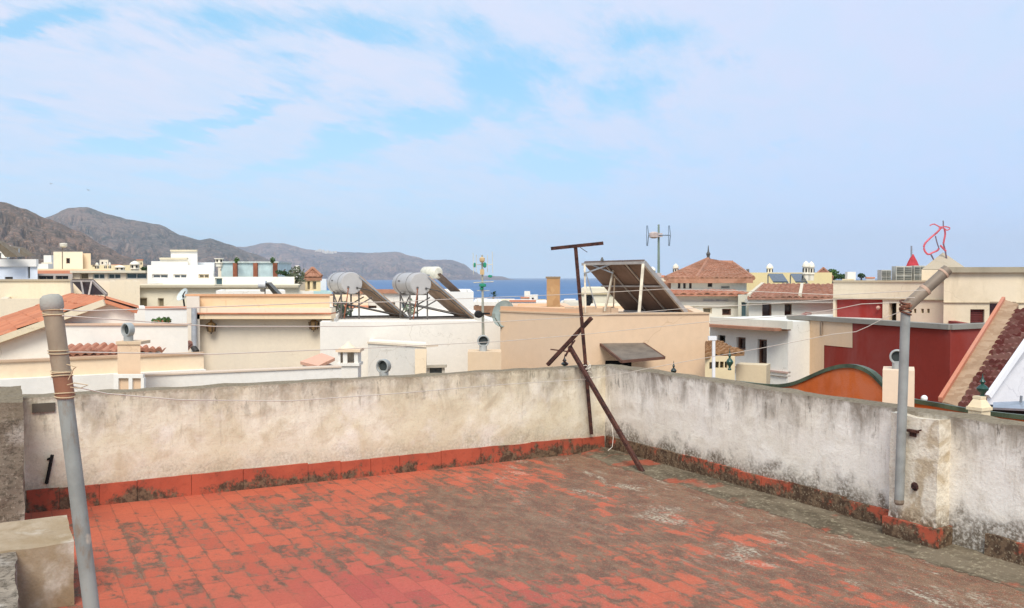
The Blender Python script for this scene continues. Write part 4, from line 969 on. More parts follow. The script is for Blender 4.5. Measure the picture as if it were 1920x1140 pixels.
# solar rack
RY = 17.0; rk = thing('solar_rack', P(1200, 590, RY), 'large tilted rack of brown-backed solar panels on the beige block', 'solar panels')
TLp, TRp = P(1093, 494, 18.3), P(1206, 491, 17.0); dv = P(1286, 586, 17.6) - TRp; ev = TRp - TLp
nrm = ev.cross(dv).normalized(); nrm = nrm if nrm.z > 0 else -nrm
mb_ = simple('6f5b50', .6, var=.25, sc=2.5)
for k in range(3):
    a = TLp + ev * (k / 3 + .006); b_ = TLp + ev * ((k + 1) / 3 - .006)
    pan = MB().prism([a, b_, b_ + dv, a + dv], nrm * .06).build('panel', mb_, rk)
    MB().prism([a.lerp(b_, .04) + dv * .02 + nrm * .062, a.lerp(b_, .96) + dv * .02 + nrm * .062, a.lerp(b_, .96) + dv * .98 + nrm * .062, a.lerp(b_, .04) + dv * .98 + nrm * .062], nrm * .006).build('glass', glass('1a2230'), pan)
g = MB()
g.bar(TLp - nrm * .02, TRp - nrm * .02, .05); g.bar(TRp - nrm * .01 + ev * .012, TRp + dv - nrm * .01 + ev * .012, .05, .08, nrm); g.bar(TLp - nrm * .02 + dv, TRp - nrm * .02 + dv, .05)
g.bar(TLp + dv * .45 - nrm * .03, TRp + dv * .45 - nrm * .03, .03)
for f in (.38, .72): g.bar(TLp + ev * f - nrm * .02, TLp + ev * f + dv - nrm * .02, .025)
g.build('rail', simple('b3ada6', .45, .4), rk)
g = MB(); zr = zbb
tb = lambda p: Vector((p.x, p.y, zr))
g.bar(P(1198, 592, 16.35), P(1206, 496, 16.9), .05); 
g.bar(P(1134, 584, 17.6), P(1152, 498, 17.9), .035); g.bar(P(1150, 584, 18.3), P(1153, 500, 18.0), .025)
g.bar(P(1098, 590, 17.9), P(1096, 496, 18.2), .035); g.split('post', simple('c9bda8', .5, .3), rk)
g = MB(); g.bar(P(1095, 513, 18.1), P(1150, 494, 17.7), .025); g.bar(P(1103, 494, 18.2), P(1150, 512, 17.7), .025); g.bar(P(1118, 578, 18.2), P(1098, 510, 18.2), .02); g.split('brace', M_ALU, rk)
g = MB().lathe(P(1129, 490, 17.8), [(.02, 0), (.035, .02), (.02, .06), (.01, .08)], 8); g.build('valve', simple('6a6a66', .5), rk)
# brick chimney
bc, cf, cz = house('chimney', 'tall narrow brown brick chimney standing against the blue sea', 'chimney', 1025, 522, 1050, 522, 20, .35, tiles('b8956c', 'a8835c', '84705a', 1.6), Y1=20, parapet=0, zb=ZT(600, 20))
MB().box((cf[0].x - .01, cf[0].y - .01, cz), (cf[1].x + .01, cf[1].y + .34, cz + .04)).build('cap', plaster('8c7a62', '6a5c4a'), bc)
pr2, ft, z = far('peach_roof', 'flat peach rooftop with a salmon ridge around the brown brick chimney', 956, 576, 1075, 19.7, 3, plaster('e9c09c', 'c08a64', .5), y1=578)
rb = thing('rubble', P(1110, 588, 18.0), 'low heap of roof rubble and a pale plank behind the mast on the beige block', 'rubble')
g = MB(); rr = random.Random(9)
for k in range(26):
    p = P(1062 + k * 3.6, 586 - rr.random() * 6, 17.9 + rr.random() * .5); g.box(p - Vector((.07, .05, .04 + rr.random() * .05)), p + Vector((.07, .05, .05)))
g.build('stones', plaster('bda58c', '8a745c', .5), rb)
tb_ = MB().box(P(1038, 586, 17.6), P(1053, 582, 17.9)); tb_.solo('tarp', simple('6fb8ae', .6), 'small turquoise tarp bundle on the beige roof left of the mast', 'tarp')

# ---------------- lanterns and finials just beyond the parapets
def finial(px, y0, y1, Yd, label, name='finial', col='1f4a3c', wide=.5, cat='finial'):
    h = (y1 - y0) * Yd / F; c = P(px, y1, Yd); m = simple(col, .25, var=.2, spec=.6); W_ = wide * h
    return MB().lathe(c, [(.22 * W_, 0), (.30 * W_, .04 * h), (.16 * W_, .1 * h), (.2 * W_, .18 * h), (.5 * W_, .3 * h), (.55 * W_, .38 * h), (.35 * W_, .48 * h), (.14 * W_, .55 * h), (.16 * W_, .6 * h), (.26 * W_, .66 * h), (.14 * W_, .74 * h), (.06 * W_, .85 * h), (.02 * W_, h)], 16).solo(name, m, label, cat, smooth=True)
finial(1263, 676, 706, YR(1263, .9), 'dark green bottle-shaped finial peeping over the right parapet below the awning', wide=.34, col='22322c')
finial(1059, 668, 690, 10.3, 'dark finial behind the slanting rusty brace of the mast', wide=.6, col='1d2a26')
wp = thing('pipe_post', P(1339, 712, 11.5), 'white pipe post with a cross arm at the right end of the beige block', 'post')
g = MB().bar(P(1338, 716, 11.5), P(1338, 634, 11.5), .035); g.bar(P(1328, 634, 11.5), P(1343, 634, 11.5), .05); g.build('pipe', simple('e8e6e4', .4, var=.05), wp)
ry, ft, z = house('balcony_railing', 'yellow balcony railing over a dark opening behind the white pipe post', 'railing', 1322, 669, 1378, 669, 13.6, .12, plaster('decba4', 'b5945c', .3), Y1=13.6, parapet=0, zb=ZT(720, 13.6), holes=[(1330, 679, 1338, 692, 'black', 'gap'), (1341, 678, 1348, 690, 'black', 'gap'), (1350, 678, 1357, 690, 'black', 'gap'), (1359, 678, 1364, 690, 'black', 'gap')])
rt = thing('tiled_canopy', P(1350, 668, 14), 'brown lean-to tiled canopy between the white pipe post and the cream house', 'canopy')
tile_roof((P(1322, 668, 13.5), P(1396, 662, 14.2), P(1345, 642, 16), P(1322, 642, 15.4)), .16, .25, .03, .02, .04).build('roof', tiles('a88058', '96704e', '7c5c42'), rt)
finial(1368, 652, 694, 13.2, 'tall dark green ceramic finial rising beside the yellow railing', wide=.3)
pp, ft, z = house('balcony_box', 'beige plastered balcony box at the foot of the cream house', 'balcony', 1380, 683, 1437, 686, 14.5, .35, plaster('d6c3a2', '97825f', .5, .6), Y1=14.3, parapet=.2, zb=ZT(730, 14.5))

# ---------------- cream houses, right of centre
GC = plaster('e6e2d4', '9a937e', .3, .4)
hp = thing('hipped_house', P(1330, 700, 40), 'cream house with a broad pink hipped tile roof and a spike on its peak', 'house')
f1, z1 = foot(1258, 524, 1400, 524, 38, 8, 38)
walls(hp, f1, z1 - .0, ZT(560, 38), GC, [(1271, 530, 1276, 541, 'brown'), (1281, 530, 1286, 541, 'brown'), (1292, 530, 1297, 541, 'brown'), (1327, 528, 1336, 538, 'dark', 'oculus'), (1352, 536, 1368, 541, 'grey')], parapet=0)
f1r, _ = foot(1248, 522, 1412, 522, 37.6, 9, 37.6)
q = [Vector((*p, ZT(521.5, 37.6))) for p in f1r]; ap = P(1328, 486, 42); ap2 = P(1378, 494, 43)
ap2 = Vector((ap2.x, ap2.y, ap2.z)); g = MB()
mid = P(1350, 494, 42.5)
merge(g, tile_roof((q[0], q[1], P(1372, 494, 42), ap), .19, .38, .035, .02, .08, 3))
merge(g, tile_roof((q[1], q[2], P(1376, 494, 42.6), P(1372, 494, 42)), .19, .38, .035, .02, .08, 3))
merge(g, tile_roof((q[2], q[3], ap, P(1376, 494, 42.6)), .19, .38, .035, .02, .08, 3)); merge(g, tile_roof((q[3], q[0], ap, ap + Vector((.01, 0, 0))), .19, .38, .035, .02, .08, 3))
g.tube([q[0], q[0].lerp(ap, .5), ap], .10, 6); g.tube([P(1306, 521, 37.6), ap], .09, 6); g.tube([q[1], P(1374, 494, 42)], .10, 6); g.tube([P(1345, 492.5, 42), P(1374, 493, 42)], .12, 6)
g.prism([p - Vector((0, 0, .2)) for p in q], (0, 0, .18)); g.build('roof', T_RED, hp)
MB().tube([ap, ap + Vector((0, 0, .1)), ap + Vector((0, 0, .25)), ap + Vector((0, 0, .34)), ap + Vector((0, 0, .62))], [.12, .06, .1, .04, .015], 8).build('spike', simple('5c5a58', .5), hp)
slab(hp, f1[0], f1[1], z1 - .12, z1 + .02, .25, 'cornice', GC, .1)
f2, z2 = foot(1238, 549, 1392, 551, 32, 6, 32)
walls(hp, f2, z2, ZB, GC, [(1288, 576, 1303, 588, 'tan'), (1318, 577, 1335, 588, 'tan'), (1354, 579, 1371, 591, 'brown', 'shutter'), (1318, 560, 1366, 566, 'white', 'recess')], parapet=0)
e0, e1 = Vector((*f2[0], z2)), Vector((*f2[1], z2)); up_ = Vector((0, 1.3, .05))
tile_roof((e0 + Vector((-.2, -.35, -.05)), e1 + Vector((.2, -.35, -.05)), e1 + up_, e0 + up_), .25, .4, .05, .03, .06, 9).build('lower_roof', T_BR, hp)
slab(hp, f2[0], f2[1], z2 - .4, z2 - .3, .06, 'moulding', GC)
slab(hp, f2[0], f2[1], ZT(574, 32), ZT(571, 32), .08, 'moulding', GC)
chimney_turret(1267, 494, 522, 11, 44, 'cream domed chimney left of the pink hipped roof', group=None)
chimney_turret(1223, 500, 522, 12, 50, 'cream chimney just right of the tall aerial, behind the solar rack')
# balcony house
bh = thing('balcony_house', P(1400, 700, 27), 'cream house with a long balcony, tiled edge and dark doors below the hipped roof', 'house')
f3, z3 = foot(1331, 602, 1478, 622, 26.5, 5, 24.0)
walls(bh, f3, ZT(600, 25), ZB, plaster('eae8de', '9a937e', .3, .4), [(1346, 629, 1360, 641, 'black'), (1381, 633, 1398, 655, 'brown'), (1420, 637, 1438, 682, 'brown', 'door')], parapet=0)
zt3 = ZT(600, 25)
slab(bh, f3[0], f3[1], ZT(616, 25), ZT(611, 25), .5, 'tiled_ledge', T_RED, 0)
f3b, _ = foot(1331, 597, 1476, 610, 26.2, .2, 23.7)
walls(bh, f3b, ZT(598, 25), ZT(616, 25) + .05, plaster('dfdccb', '9a937e', .4, .6), name='balcony_wall')
slab(bh, f3[0], f3[1], ZT(693, 25), ZT(690, 25), .05, 'moulding', plaster('c4a89c', '9a8478'), 0)
slab(bh, f3[0], f3[1], ZT(699, 25), ZT(697, 25), .05, 'moulding', plaster('c9c4ba', '9a8478'), 0)
# tiled roof house
th = thing('tiled_house', P(1480, 600, 31), 'cream upper storey with dark shuttered doors under a long mottled tile roof', 'house')
f4, z4 = foot(1404, 556, 1570, 556, 30, 6, 30)
walls(th, f4, z4, ZB, plaster('e8e5d8', '9a937e', .3, .4), [(1429, 568, 1447, 598, 'brown', 'shutter'), (1471, 570, 1485, 598, 'brown', 'shutter')], parapet=0)
a, b_ = Vector((*f4[0], z4)), Vector((*f4[1], z4))
tile_roof((a + Vector((-.15, -.4, -.02)), b_ + Vector((.1, -.4, -.02)), P(1566, 534, 33.5), P(1428, 533, 33.5)), .2, .3, .04, .025, .07, 4).build('roof', tiles('b08470', '9a705e', '7a6050'), th)
slab(th, f4[0], f4[1], z4 - .2, z4 - .06, .3, 'cornice', GC, .1)
g = MB().bar(P(1500, 554, 29.6), P(1504, 533, 33.4), .1); g.bar(P(1404, 554, 29.6), P(1430, 532, 33.4), .1); g.build('roof_ridge', plaster('d8ccb4', '9a8c74'), th)
th2, ft, z = far('recess_wall', 'narrow greyish cream stair tower with a tall dark window left of the tiled house', 1384, 553, 1406, 31, 4, plaster('c9c4b2', '8f8874', .4), [(1390, 566, 1401, 594, 'teal')], parapet=0)
st2, ft, z = far('far_terrace', 'yellowish flat terrace behind the tiled house, carrying dark solar panels', 1398, 511, 1560, 52, 10, plaster('e2cf9c', 'b09a6c', .4), parapet=.3)
for k_, (x0, x1) in enumerate(((1440, 1474), (1482, 1510))):
    r_ = thing('tilted_collector', P(x0 + 15, 532, 47), ['larger tilted dark panel', 'smaller tilted dark panel'][k_] + ' on the terrace behind the long tile roof', 'solar panel')
    q = [P(x0, 515, 48), P(x1 - 6, 515, 48), P(x1 + 4, 530, 46), P(x0 + 10, 530, 46)]
    MB().prism(q, (0, .05, .06)).build('panel', glass('2a3436'), r_); g = MB().bar(q[0], q[0] - Vector((0, 0, .7)), .05); g.bar(q[1], q[1] - Vector((0, 0, .7)), .05); g.bar(q[2], q[1] - Vector((0, 0, .6)), .05); g.build('frame', M_ALU, r_)
chimney_turret(1443, 494, 522, 12, 55, 'cream domed chimney on the far terrace, left of the panels')
chimney_turret(1511, 489, 526, 13, 48, 'cream domed twin chimney, left half of the pair by the dark panels')
chimney_turret(1521, 490, 526, 12, 49, 'cream domed twin chimney, right half of the pair by the dark panels')
chimney_turret(1402, 499, 520, 5, 50, 'thin grey flue pipe right of the hipped roof', dome=False, col='8a8680')
r_, ft, z = far('far_house', 'small house with red hipped roof left of the round tree on the right skyline', 1526, 521, 1560, 60, 6, WHT, parapet=0)
pyr(r_, ft, z, z + .6, .3, T_RED)
tr = thing('round_tree', P(1560, 540, 90), 'rounded green treetop on the skyline left of the beige and red building', 'tree')
MB().tube([P(1560, 600, 90), P(1560, 518, 90)], [.4, .15], 8).build('trunk', simple('5a4632'), tr); leaves(tr, P(1559, 515, 90), .75, .55, 420, .16, M_LEAF, 'crown', 3); 
tr = thing('round_tree', P(1585, 540, 120), 'flat dark green treetop right of the rounded one on the right skyline', 'tree')
MB().tube([P(1583, 600, 120), P(1583, 520, 120)], [.4, .15], 8).build('trunk', simple('5a4632'), tr); leaves(tr, P(1583, 519, 120), 1.2, .3, 300, .2, M_LEAFD, 'crown', 4)
tr = thing('round_tree', P(1615, 540, 150), 'tiny dark treetop standing alone above the beige parapet on the right', 'tree')
MB().tube([P(1615, 580, 150), P(1615, 520, 150)], [.3, .12], 8).build('trunk', simple('5a4632'), tr); leaves(tr, P(1615, 517, 150), .6, .4, 160, .2, M_LEAFD, 'crown', 5)

# ---------------- red and beige building, right
rd = thing('red_building', P(1700, 700, 22), 'dark red walled lower terrace building with a grey coping and a stepped beige patch', 'house')
fa = [P(1478, 598, 25.3).xy, P(1782, 618, 20.0).xy, P(1866, 617, 20.8).xy, P(1866, 617, 20.8).xy + Vector((1.5, 7)), P(1478, 598, 25.3).xy + Vector((2.5, 6))]
zc = ZT(618, 20.0)
walls(rd, fa, zc, ZB, REDW, name='wall', parapet=.35)
slab(rd, fa[0], fa[1], zc, zc + .11, .06, 'coping', GRYC, .0, .25); slab(rd, fa[1], fa[2], zc, zc + .105, .05, 'coping', GRYC, 0, .25)
def onplane(A, B, px, py, off=0.0):
    A, B = Vector(A), Vector(B); s, z = plane_hit(A, B, px, py); e = (B - A).normalized(); p = A + e * s + Vector((e.y, -e.x)) * off; return Vector((p.x, p.y, z))
q = [(1474, 745), (1545, 745), (1545, 647), (1598, 652), (1598, 604), (1478, 598)]
pp_ = [onplane(fa[0], fa[1], *p, .004) for p in q]; pp_[0].z = pp_[1].z = -6
pp_[4].z = pp_[5].z = zc - .003
MB().prism(pp_, Vector((-.0, -.02, 0))).build('beige_patch', plaster('dcbf9f', 'a98c6c', .35, .6), rd)
g = MB().bar(onplane(fa[0], fa[1], 1541, 604, .03), onplane(fa[0], fa[1], 1541, 628, .03), .12, .02); g.build('drain_stain', plaster('9a8672', '7a6858'), rd)
ub = thing('upper_building', P(1700, 600, 26), 'beige upper storey with red recessed wall and small square openings behind the red building', 'house')
f5, z5 = foot(1562, 528, 1770, 531, 27, 8, 24.6)
zu = ZT(529, 25.6)
f5b, _ = foot(1562, 562, 1770, 562, 27, 7, 24.6)
walls(ub, f5b, zu, -1.5, plaster('e6d5b8', 'a8936f', .4, .7), [(1566, 562, 1655, 606, 'red', 'red_recess'), (1666, 567, 1681, 606, 'black', 'door')] + [(x, 579, x + 5, 587, 'tan', 'square_opening') for x in (1713, 1727, 1738)], parapet=.4, dep=.25)
slab(ub, f5b[0], f5b[1], ZT(562, 25.6), ZT(560.5, 25.6), .05, 'drip_edge', plaster('a8977a', '7c6e58'), 0)
slab(ub, f5b[0], f5b[1], zu, zu + .05, .04, 'coping', plaster('bfae90', '7c6e58', .6), 0, .25)
pan = MB().prism([onplane(f5b[0], f5b[1], x, y, -.10) for x, y in ((1566, 612), (1654, 612), (1654, 560.5), (1566, 560.5))], (0, -.01, 0)); pan.build('red_panel', plaster('98302a', '7a2620', .3), ub)
MB().lathe(onplane(f5b[0], f5b[1], 1646, 577, .0), [(.05, 0), (.06, .03), (.02, .08)], 10, (0, -1, 0)).build('wall_lamp', simple('c9a08e', .5), ub)
rt_ = thing('corner_block', P(1850, 600, 24), 'taller beige stained corner block with a dark red shuttered window at the right edge', 'house')
f6, _ = foot(1770, 511, 2080, 512, 24.2, 8, 23.6)
z6 = ZT(503, 24.2)
walls(rt_, f6, z6, -1.5, plaster('ead8ba', 'a08d68', .5, .9), [(1819, 580, 1846, 613, 'red', 'shutter'), (1855, 566, 1905, 606, 'red', 'red_recess')], parapet=.3, dep=.2)
slab(rt_, f6[0], f6[1], ZT(511, 24.2), z6 + .03, .12, 'parapet_band', plaster('a89c84', '6e6453', .8, .9), .0, .3)
slab(rt_, f6[0], f6[1], ZT(568, 24.2), ZT(566.5, 24.2), .04, 'drip_edge', plaster('b5a386', '7c6e58'), 0)
g = MB()
for k in range(9): y = 583 + k * 3.4; a = onplane(f6[0], f6[1], 1820.5, y, -.09); b_ = onplane(f6[0], f6[1], 1844.5, y, -.09); g.bar(a, b_, .02, .035)
g.build('louvre', simple('6a2a26', .6), rt_)
# air conditioners
for k_, (x0, y0, x1, lab) in enumerate(((1653, 506, 1671, 'leftmost white air conditioner unit on the beige roof'), (1680, 499, 1710, 'tallest double-fan air conditioner unit, left of the red closed parasol'), (1714, 498, 1736, 'air conditioner unit right of the red closed parasol'), (1738, 507, 1756, 'rightmost small air conditioner unit beside the grey pyramid roof'))):
    Yd = 29.5; r_ = thing('air_conditioner', P((x0 + x1) / 2, 532, Yd), lab, 'air conditioner', 'air conditioners on the beige roof')
    a, b_ = P(x0, 532, Yd), P(x1, y0, Yd); MB().box((a.x, Yd, a.z), (b_.x, Yd + .35, b_.z)).build('casing', simple('cfccc0', .5), r_)
    nf = 2 if x1 - x0 > 25 else 1; g = MB(); h = MB(); w_ = (b_.x - a.x) / (2 if x1 - x0 > 15 else 1)
    for kx in range(int(round((b_.x - a.x) / w_))):
        for kz in range(2):
            c0 = Vector((a.x + w_ * (kx + .08), Yd - .02, a.z + (b_.z - a.z) * (kz * .48 + .06))); c1 = c0 + Vector((w_ * .84, .02, (b_.z - a.z) * .4)); g.box(c0, c1)
            for s_ in range(4): z_ = c0.z + (c1.z - c0.z) * (s_ + .5) / 4; h.box((c0.x, Yd - .035, z_ - .008), (c1.x, Yd - .02, z_ + .008))
    gr_ = g.build('grille', simple('5f625e', .6), r_); h.build('slats', simple('a9a9a0', .5), gr_)
pr3 = thing('closed_parasol', P(1710, 532, 31), 'closed red parasol on a thin pole behind the air conditioners', 'parasol')
MB().tube([P(1709, 530, 31), P(1709, 461, 31)], .03, 8).build('pole', simple('8d8f98', .4), pr3); MB().lathe(P(1711, 502, 31), [(.24, 0), (.20, .07), (.15, .2), (.08, .34), (.04, .42), (.03, .45)], 9).build('canopy', simple('c04048', .8), pr3)
py = thing('pyramid_roof', P(1770, 520, 27.5), 'low grey stone pyramid roof beneath the red wire sculpture', 'roof')
a, b_, c, d = P(1728, 505, 26.5), P(1815, 505, 26.5), P(1806, 505, 29), P(1733, 505, 29); ap = P(1768, 473, 27.6)
for v_ in (c, d): v_.z = a.z
MB().add([a, b_, c, d, ap], [[0, 1, 4], [1, 2, 4], [2, 3, 4], [3, 0, 4], [3, 2, 1, 0]]).build('stone_roof', plaster('b3a58e', '80745f', .5, .5), py)
MB().prism([Vector((v_.x, v_.y, -1)) for v_ in (a, b_, c, d)], (0, 0, a.z + 1.0 - .01)).build('wall', CRM2, py)
sc = thing('wire_sculpture', P(1765, 500, 27.2), 'red bent-tube outline sculpture standing on the roof at the right', 'sculpture')
cv = lambda L, dY=0: [P(1520 + x / 4.75, 400 + y / 4.75, 27.2 + dY) for x, y in L]
def smooth(pts, n=4):
    out = []
    for i in range(len(pts) - 1):
        p0, p1, p2, p3 = pts[max(0, i-1)], pts[i], pts[i+1], pts[min(len(pts)-1, i+2)]
        for k in range(n):
            t = k / n; out.append(.5 * ((2*p1) + (p2-p0)*t + (2*p0-5*p1+4*p2-p3)*t*t + (3*p1-p0-3*p2+p3)*t**3))
    return out + [pts[-1]]
g = MB(); g.tube(smooth(cv([(1062, 108), (1100, 96), (1150, 120), (1200, 118), (1240, 132), (1215, 150), (1180, 132), (1140, 130)], -.1)), .018, 6)
g.tube(smooth(cv([(1165, 125), (1125, 170), (1060, 225), (1015, 275), (1012, 325), (1045, 365), (1085, 350), (1130, 330), (1142, 310)], .1)), .028, 6)
g.tube(smooth(cv([(1190, 130), (1198, 180), (1190, 230), (1182, 270)])), .026, 6); g.tube(cv([(1155, 285), (1205, 338)]), .028, 6)
g.build('tube', simple('d8606c', .5), sc)
g = MB(); g.tube(cv([(1142, 310), (1125, 260), (1110, 200)]), .016, 6); g.tube(cv([(1180, 65), (1182, 130)]), .016, 6); g.tube(cv([(1182, 270), (1200, 340), (1215, 430), (1220, 500)]), .022, 6); g.tube(cv([(1070, 365), (1100, 420), (1105, 500)]), .022, 6); g.build('stem', simple('75606c', .5), sc)

# ---------------- orange scalloped wall, pier, small tiled roof at right
def oY(px): return YR(px, 1.7)
ow = thing('scalloped_wall', P(1590, 760, oY(1590)), 'orange stippled wall with a curving green-edged top just beyond the right parapet', 'wall')
cur = [(1335, 708), (1360, 712), (1395, 716), (1430, 720), (1462, 721), (1490, 716), (1515, 706), (1540, 695), (1560, 688), (1580, 684), (1600, 684), (1618, 689), (1635, 699), (1652, 716), (1668, 730), (1700, 746), (1760, 757), (1820, 768), (1900, 778), (2000, 788)]
top = smooth([P(x, y + 3, oY(x)) for x, y in cur], 5); g = MB(); n_ = len(top)
th_ = nn * .07
vs = [Vector((p.x, p.y, -1.5)) for p in top] + top + [Vector((p.x, p.y, -1.5)) + th_ for p in top] + [p + th_ for p in top]
fs = []
for i in range(n_ - 1):
    fs += [[i, i+1, n_+i+1, n_+i], [2*n_+i, 3*n_+i, 3*n_+i+1, 2*n_+i+1], [n_+i, n_+i+1, 3*n_+i+1, 3*n_+i]]
fs += [[0, n_, 3*n_, 2*n_], [n_-1, 2*n_-1, 4*n_-1, 3*n_-1]]
g.add(vs, fs).build('wall', ORW, ow)
g = MB(); e_ = [p + Vector((0, 0, .004)) - nn * .015 for p in top]; vs = []; 
for p in e_: vs += [p - Vector((0, 0, .02)), p + Vector((0, 0, .018)), p + nn * .05 + Vector((0, 0, .016)), p + nn * .09 + Vector((0, 0, .008)), p + nn * .09 - Vector((0, 0, .02))]
fs = []
for i in range(n_ - 1):
    for k in range(5): fs.append([5*i+k, 5*i+(k+1) % 5, 5*(i+1)+(k+1) % 5, 5*(i+1)+k])
g.add(vs, fs).build('glazed_coping', simple('5d6a50', .4, var=.5, sc=3, spec=.4), ow, True)
pY = YR(1682, 1.25)
pi, ft, z = house('chimney_pier', 'square beige pier with a vent cowl standing before the red building, behind the bent pole', 'pier', 1655, 694, 1715, 695, pY, .38, plaster('ecd0b2', 'b5977a', .25, .3), Y1=pY - .05, parapet=0, zb=-1)
vent(1682, 655, 695, pY + .12, 'grey vent cowl on the square beige pier beside the bent pole', .3)
gl = thing('globe_lamp', P(1733, 757, YR(1733, 1.8)), 'small white globe lamp on the green coping right of the beige pier', 'lamp')
gy = YR(1733, 1.8); c = P(1733, 747, gy); prf = [(.001, -.03)] + [(.03 * math.cos(a), .03 * math.sin(a)) for a in [-1.2, -.8, -.4, 0, .4, .8, 1.2]] + [(.001, .03)]
MB().lathe(c, prf, 14).build('globe', simple('f4f2ee', .3, var=.02), gl, True); MB().lathe(c - Vector((0, 0, .05)), [(.02, 0), (.015, .03)], 10).build('base', simple('9a958c'), gl)
# pier with green ceramic finial
fp = thing('gate_pier', P(1842, 790, YR(1842, .9)), 'cream moulded pier with a pyramidal cap carrying a green ceramic finial at the right', 'pier')
k = YR(1842, .9); c = P(1842, 800, k); mt = plaster('ecd7b2', 'b59a70', .25); sx = 22 * k / F
def sq(cx, cy, hw, z0, z1, hw1=None):
    hw1 = hw1 or hw; g = MB(); vs = []
    for zz_, h_ in ((z0, hw), (z1, hw1)):
        for a, b_ in ((-1, -1), (1, -1), (1, 1), (-1, 1)): v_ = u * a * h_ + nn * b_ * h_; vs.append((cx + v_.x, cy + v_.y, zz_))
    return g.add(vs, [[0, 1, 2, 3], [4, 5, 6, 7], [0, 1, 5, 4], [1, 2, 6, 5], [2, 3, 7, 6], [3, 0, 4, 7]])
zk = lambda y: ZT(y, k); cx, cy = c.x, c.y + .05
g = sq(cx, cy, sx * .62, -1, zk(770)); merge(g, sq(cx, cy, sx * .74, zk(770), zk(764))); merge(g, sq(cx, cy, sx * .66, zk(764), zk(749), sx * .34)); merge(g, sq(cx, cy, sx * .38, zk(749), zk(744))); g.build('pier', mt, fp)
finial(1842, 700, 745, cy, 'green ceramic finial with a pointed tip on the cream moulded pier', wide=.45)
# stepped tile roof
sr = thing('steep_tiled_house', P(1850, 770, 12), 'steep roof of dark wavy tiles with a broad tan raking parapet at the right edge', 'house')
BL, BR_, TR_, TL_ = P(1796, 768, 11.6), P(1905, 775, 11.3), P(2050, 560, 14.8), P(1904, 585, 15.0)
tile_roof((BL, BR_, TR_, TL_), .10, .25, .03, .075, .05, 12).build('roof', T_DK, sr)
MB().prism([Vector((v_.x, v_.y, -9)) for v_ in (BL, BR_, TR_, TL_)], (0, 0, 9 + BL.z - .2)).build('wall', CRM2, sr)
g = MB(); q = [BL, BR_, TR_, TL_]; g.add([v_ - Vector((0, 0, .12)) for v_ in q] + [Vector((v_.x, v_.y, BL.z - .3)) for v_ in q], [[0, 1, 2, 3], [0, 1, 5, 4], [1, 2, 6, 5], [2, 3, 7, 6], [3, 0, 4, 7]]); g.build('gable_wall', CRM2, sr)
a, b_, c, d = P(1766, 752, 11.9), P(1803, 764, 11.6), P(1910, 570, 15.1), P(1884, 562, 15.4)
g = MB(); q = [a, b_, c, d]; g.add([v_ - Vector((0, 0, .0)) for v_ in q] + [Vector((v_.x, v_.y, -9)) for v_ in q], [[0, 1, 2, 3], [0, 1, 5, 4], [1, 2, 6, 5], [2, 3, 7, 6], [3, 0, 4, 7]]); g.build('raking_parapet', tiles('b09478', '9c7e62', '866a50', 2), sr)
g = MB(); g.bar(a + Vector((-.02, 0, .02)), d + Vector((-.02, 0, .02)), .05, .06); g.build('raking_coping', plaster('c88468', 'a0644c', .5), sr)
MB().prism([a + Vector((0, -.05, -.05)), b_ + Vector((0, -.05, -.05)), Vector((b_.x, b_.y - .05, -9)), Vector((a.x, a.y - .05, -9))], (0, .03, 0)).build('end_wall', plaster('c98f64', '9a6a48', .5), sr)
wg = thing('white_gable', P(1900, 760, 10.6), 'white sloping gable wall with a light edge, at the far right behind the parapet', 'house')
p0, p1, p2, p3 = P(1851, 746, 10.8), P(1925, 640, 11.0), P(2060, 520, 11.6), P(2060, 790, 10.6)
MB().prism([p0, Vector((p0.x + .03, p0.y, -9)), Vector((p2.x, p2.y, -9)), p2, p1], (.1, .15, 0)).build('wall', plaster('e6e4e6', 'a9a8b0', .2, .3), wg)
g = MB().bar(p0 + Vector((0, -.02, .02)), p1 + Vector((0, -.02, .02)), .05, .06); g.bar(p1 + Vector((0, -.02, .02)), p2 + Vector((0, -.02, .02)), .05, .06); g.build('edge_trim', simple('f0eff0', .4, var=.04), wg)
gt = thing('roof_gutter', P(1900, 790, 8.4), 'dark recessed roof edge with a shiny metal flashing at the far right', 'gutter')
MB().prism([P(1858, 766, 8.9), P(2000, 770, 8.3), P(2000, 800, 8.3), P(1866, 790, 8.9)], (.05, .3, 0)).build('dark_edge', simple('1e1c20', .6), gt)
MB().prism([P(1862, 758, 9.1), P(2000, 752, 9.0), P(2000, 774, 8.3), P(1862, 768, 8.85)], (0, 0, .02)).build('flashing', simple('aeb4ba', .35, .5), gt)
g = MB().tube([P(1914, 755, 8.9), P(1915, 742, 8.9)], .012, 6); g.build('pin', simple('8a8c90'), gt)

# ---------------- tall aerial
ta = thing('tv_antenna', P(1235, 590, 24), 'tall grey aerial with two upright grid reflectors above the solar rack', 'antenna')
MB().tube([P(1236, 600, 24), P(1235, 520, 24), P(1235, 421, 24)], [.04, .035, .025], 8).build('pole', simple('8a9a8c', .5, .3), ta)
g = MB()
for x in (1215, 1256):
    g.tube([P(x - 1, 423, 24), P(x + 1, 440, 23.9)], .012, 5); g.tube([P(x + 1, 441, 23.9), P(x - 1, 461, 24)], .012, 5); g.tube([P(x - 2.5, 423, 24.2), P(x - 2.5, 461, 24.2)], .008, 4)
g.tube([P(1216, 441, 23.9), P(1256, 441, 23.9)], .015, 5); g.build('reflector', simple('7a8a9a', .5, .3), ta)
g = MB(); g.lathe(P(1226, 447, 23.9), [(.05, 0), (.12, .03), (.12, .14), (.05, .17)], 10); g.box(P(1231, 444, 23.9), P(1240, 438, 24.1)); g.box(P(1232, 520, 23.95), P(1239, 512, 24.05)); g.build('amplifier', simple('c9b8b0', .5), ta)

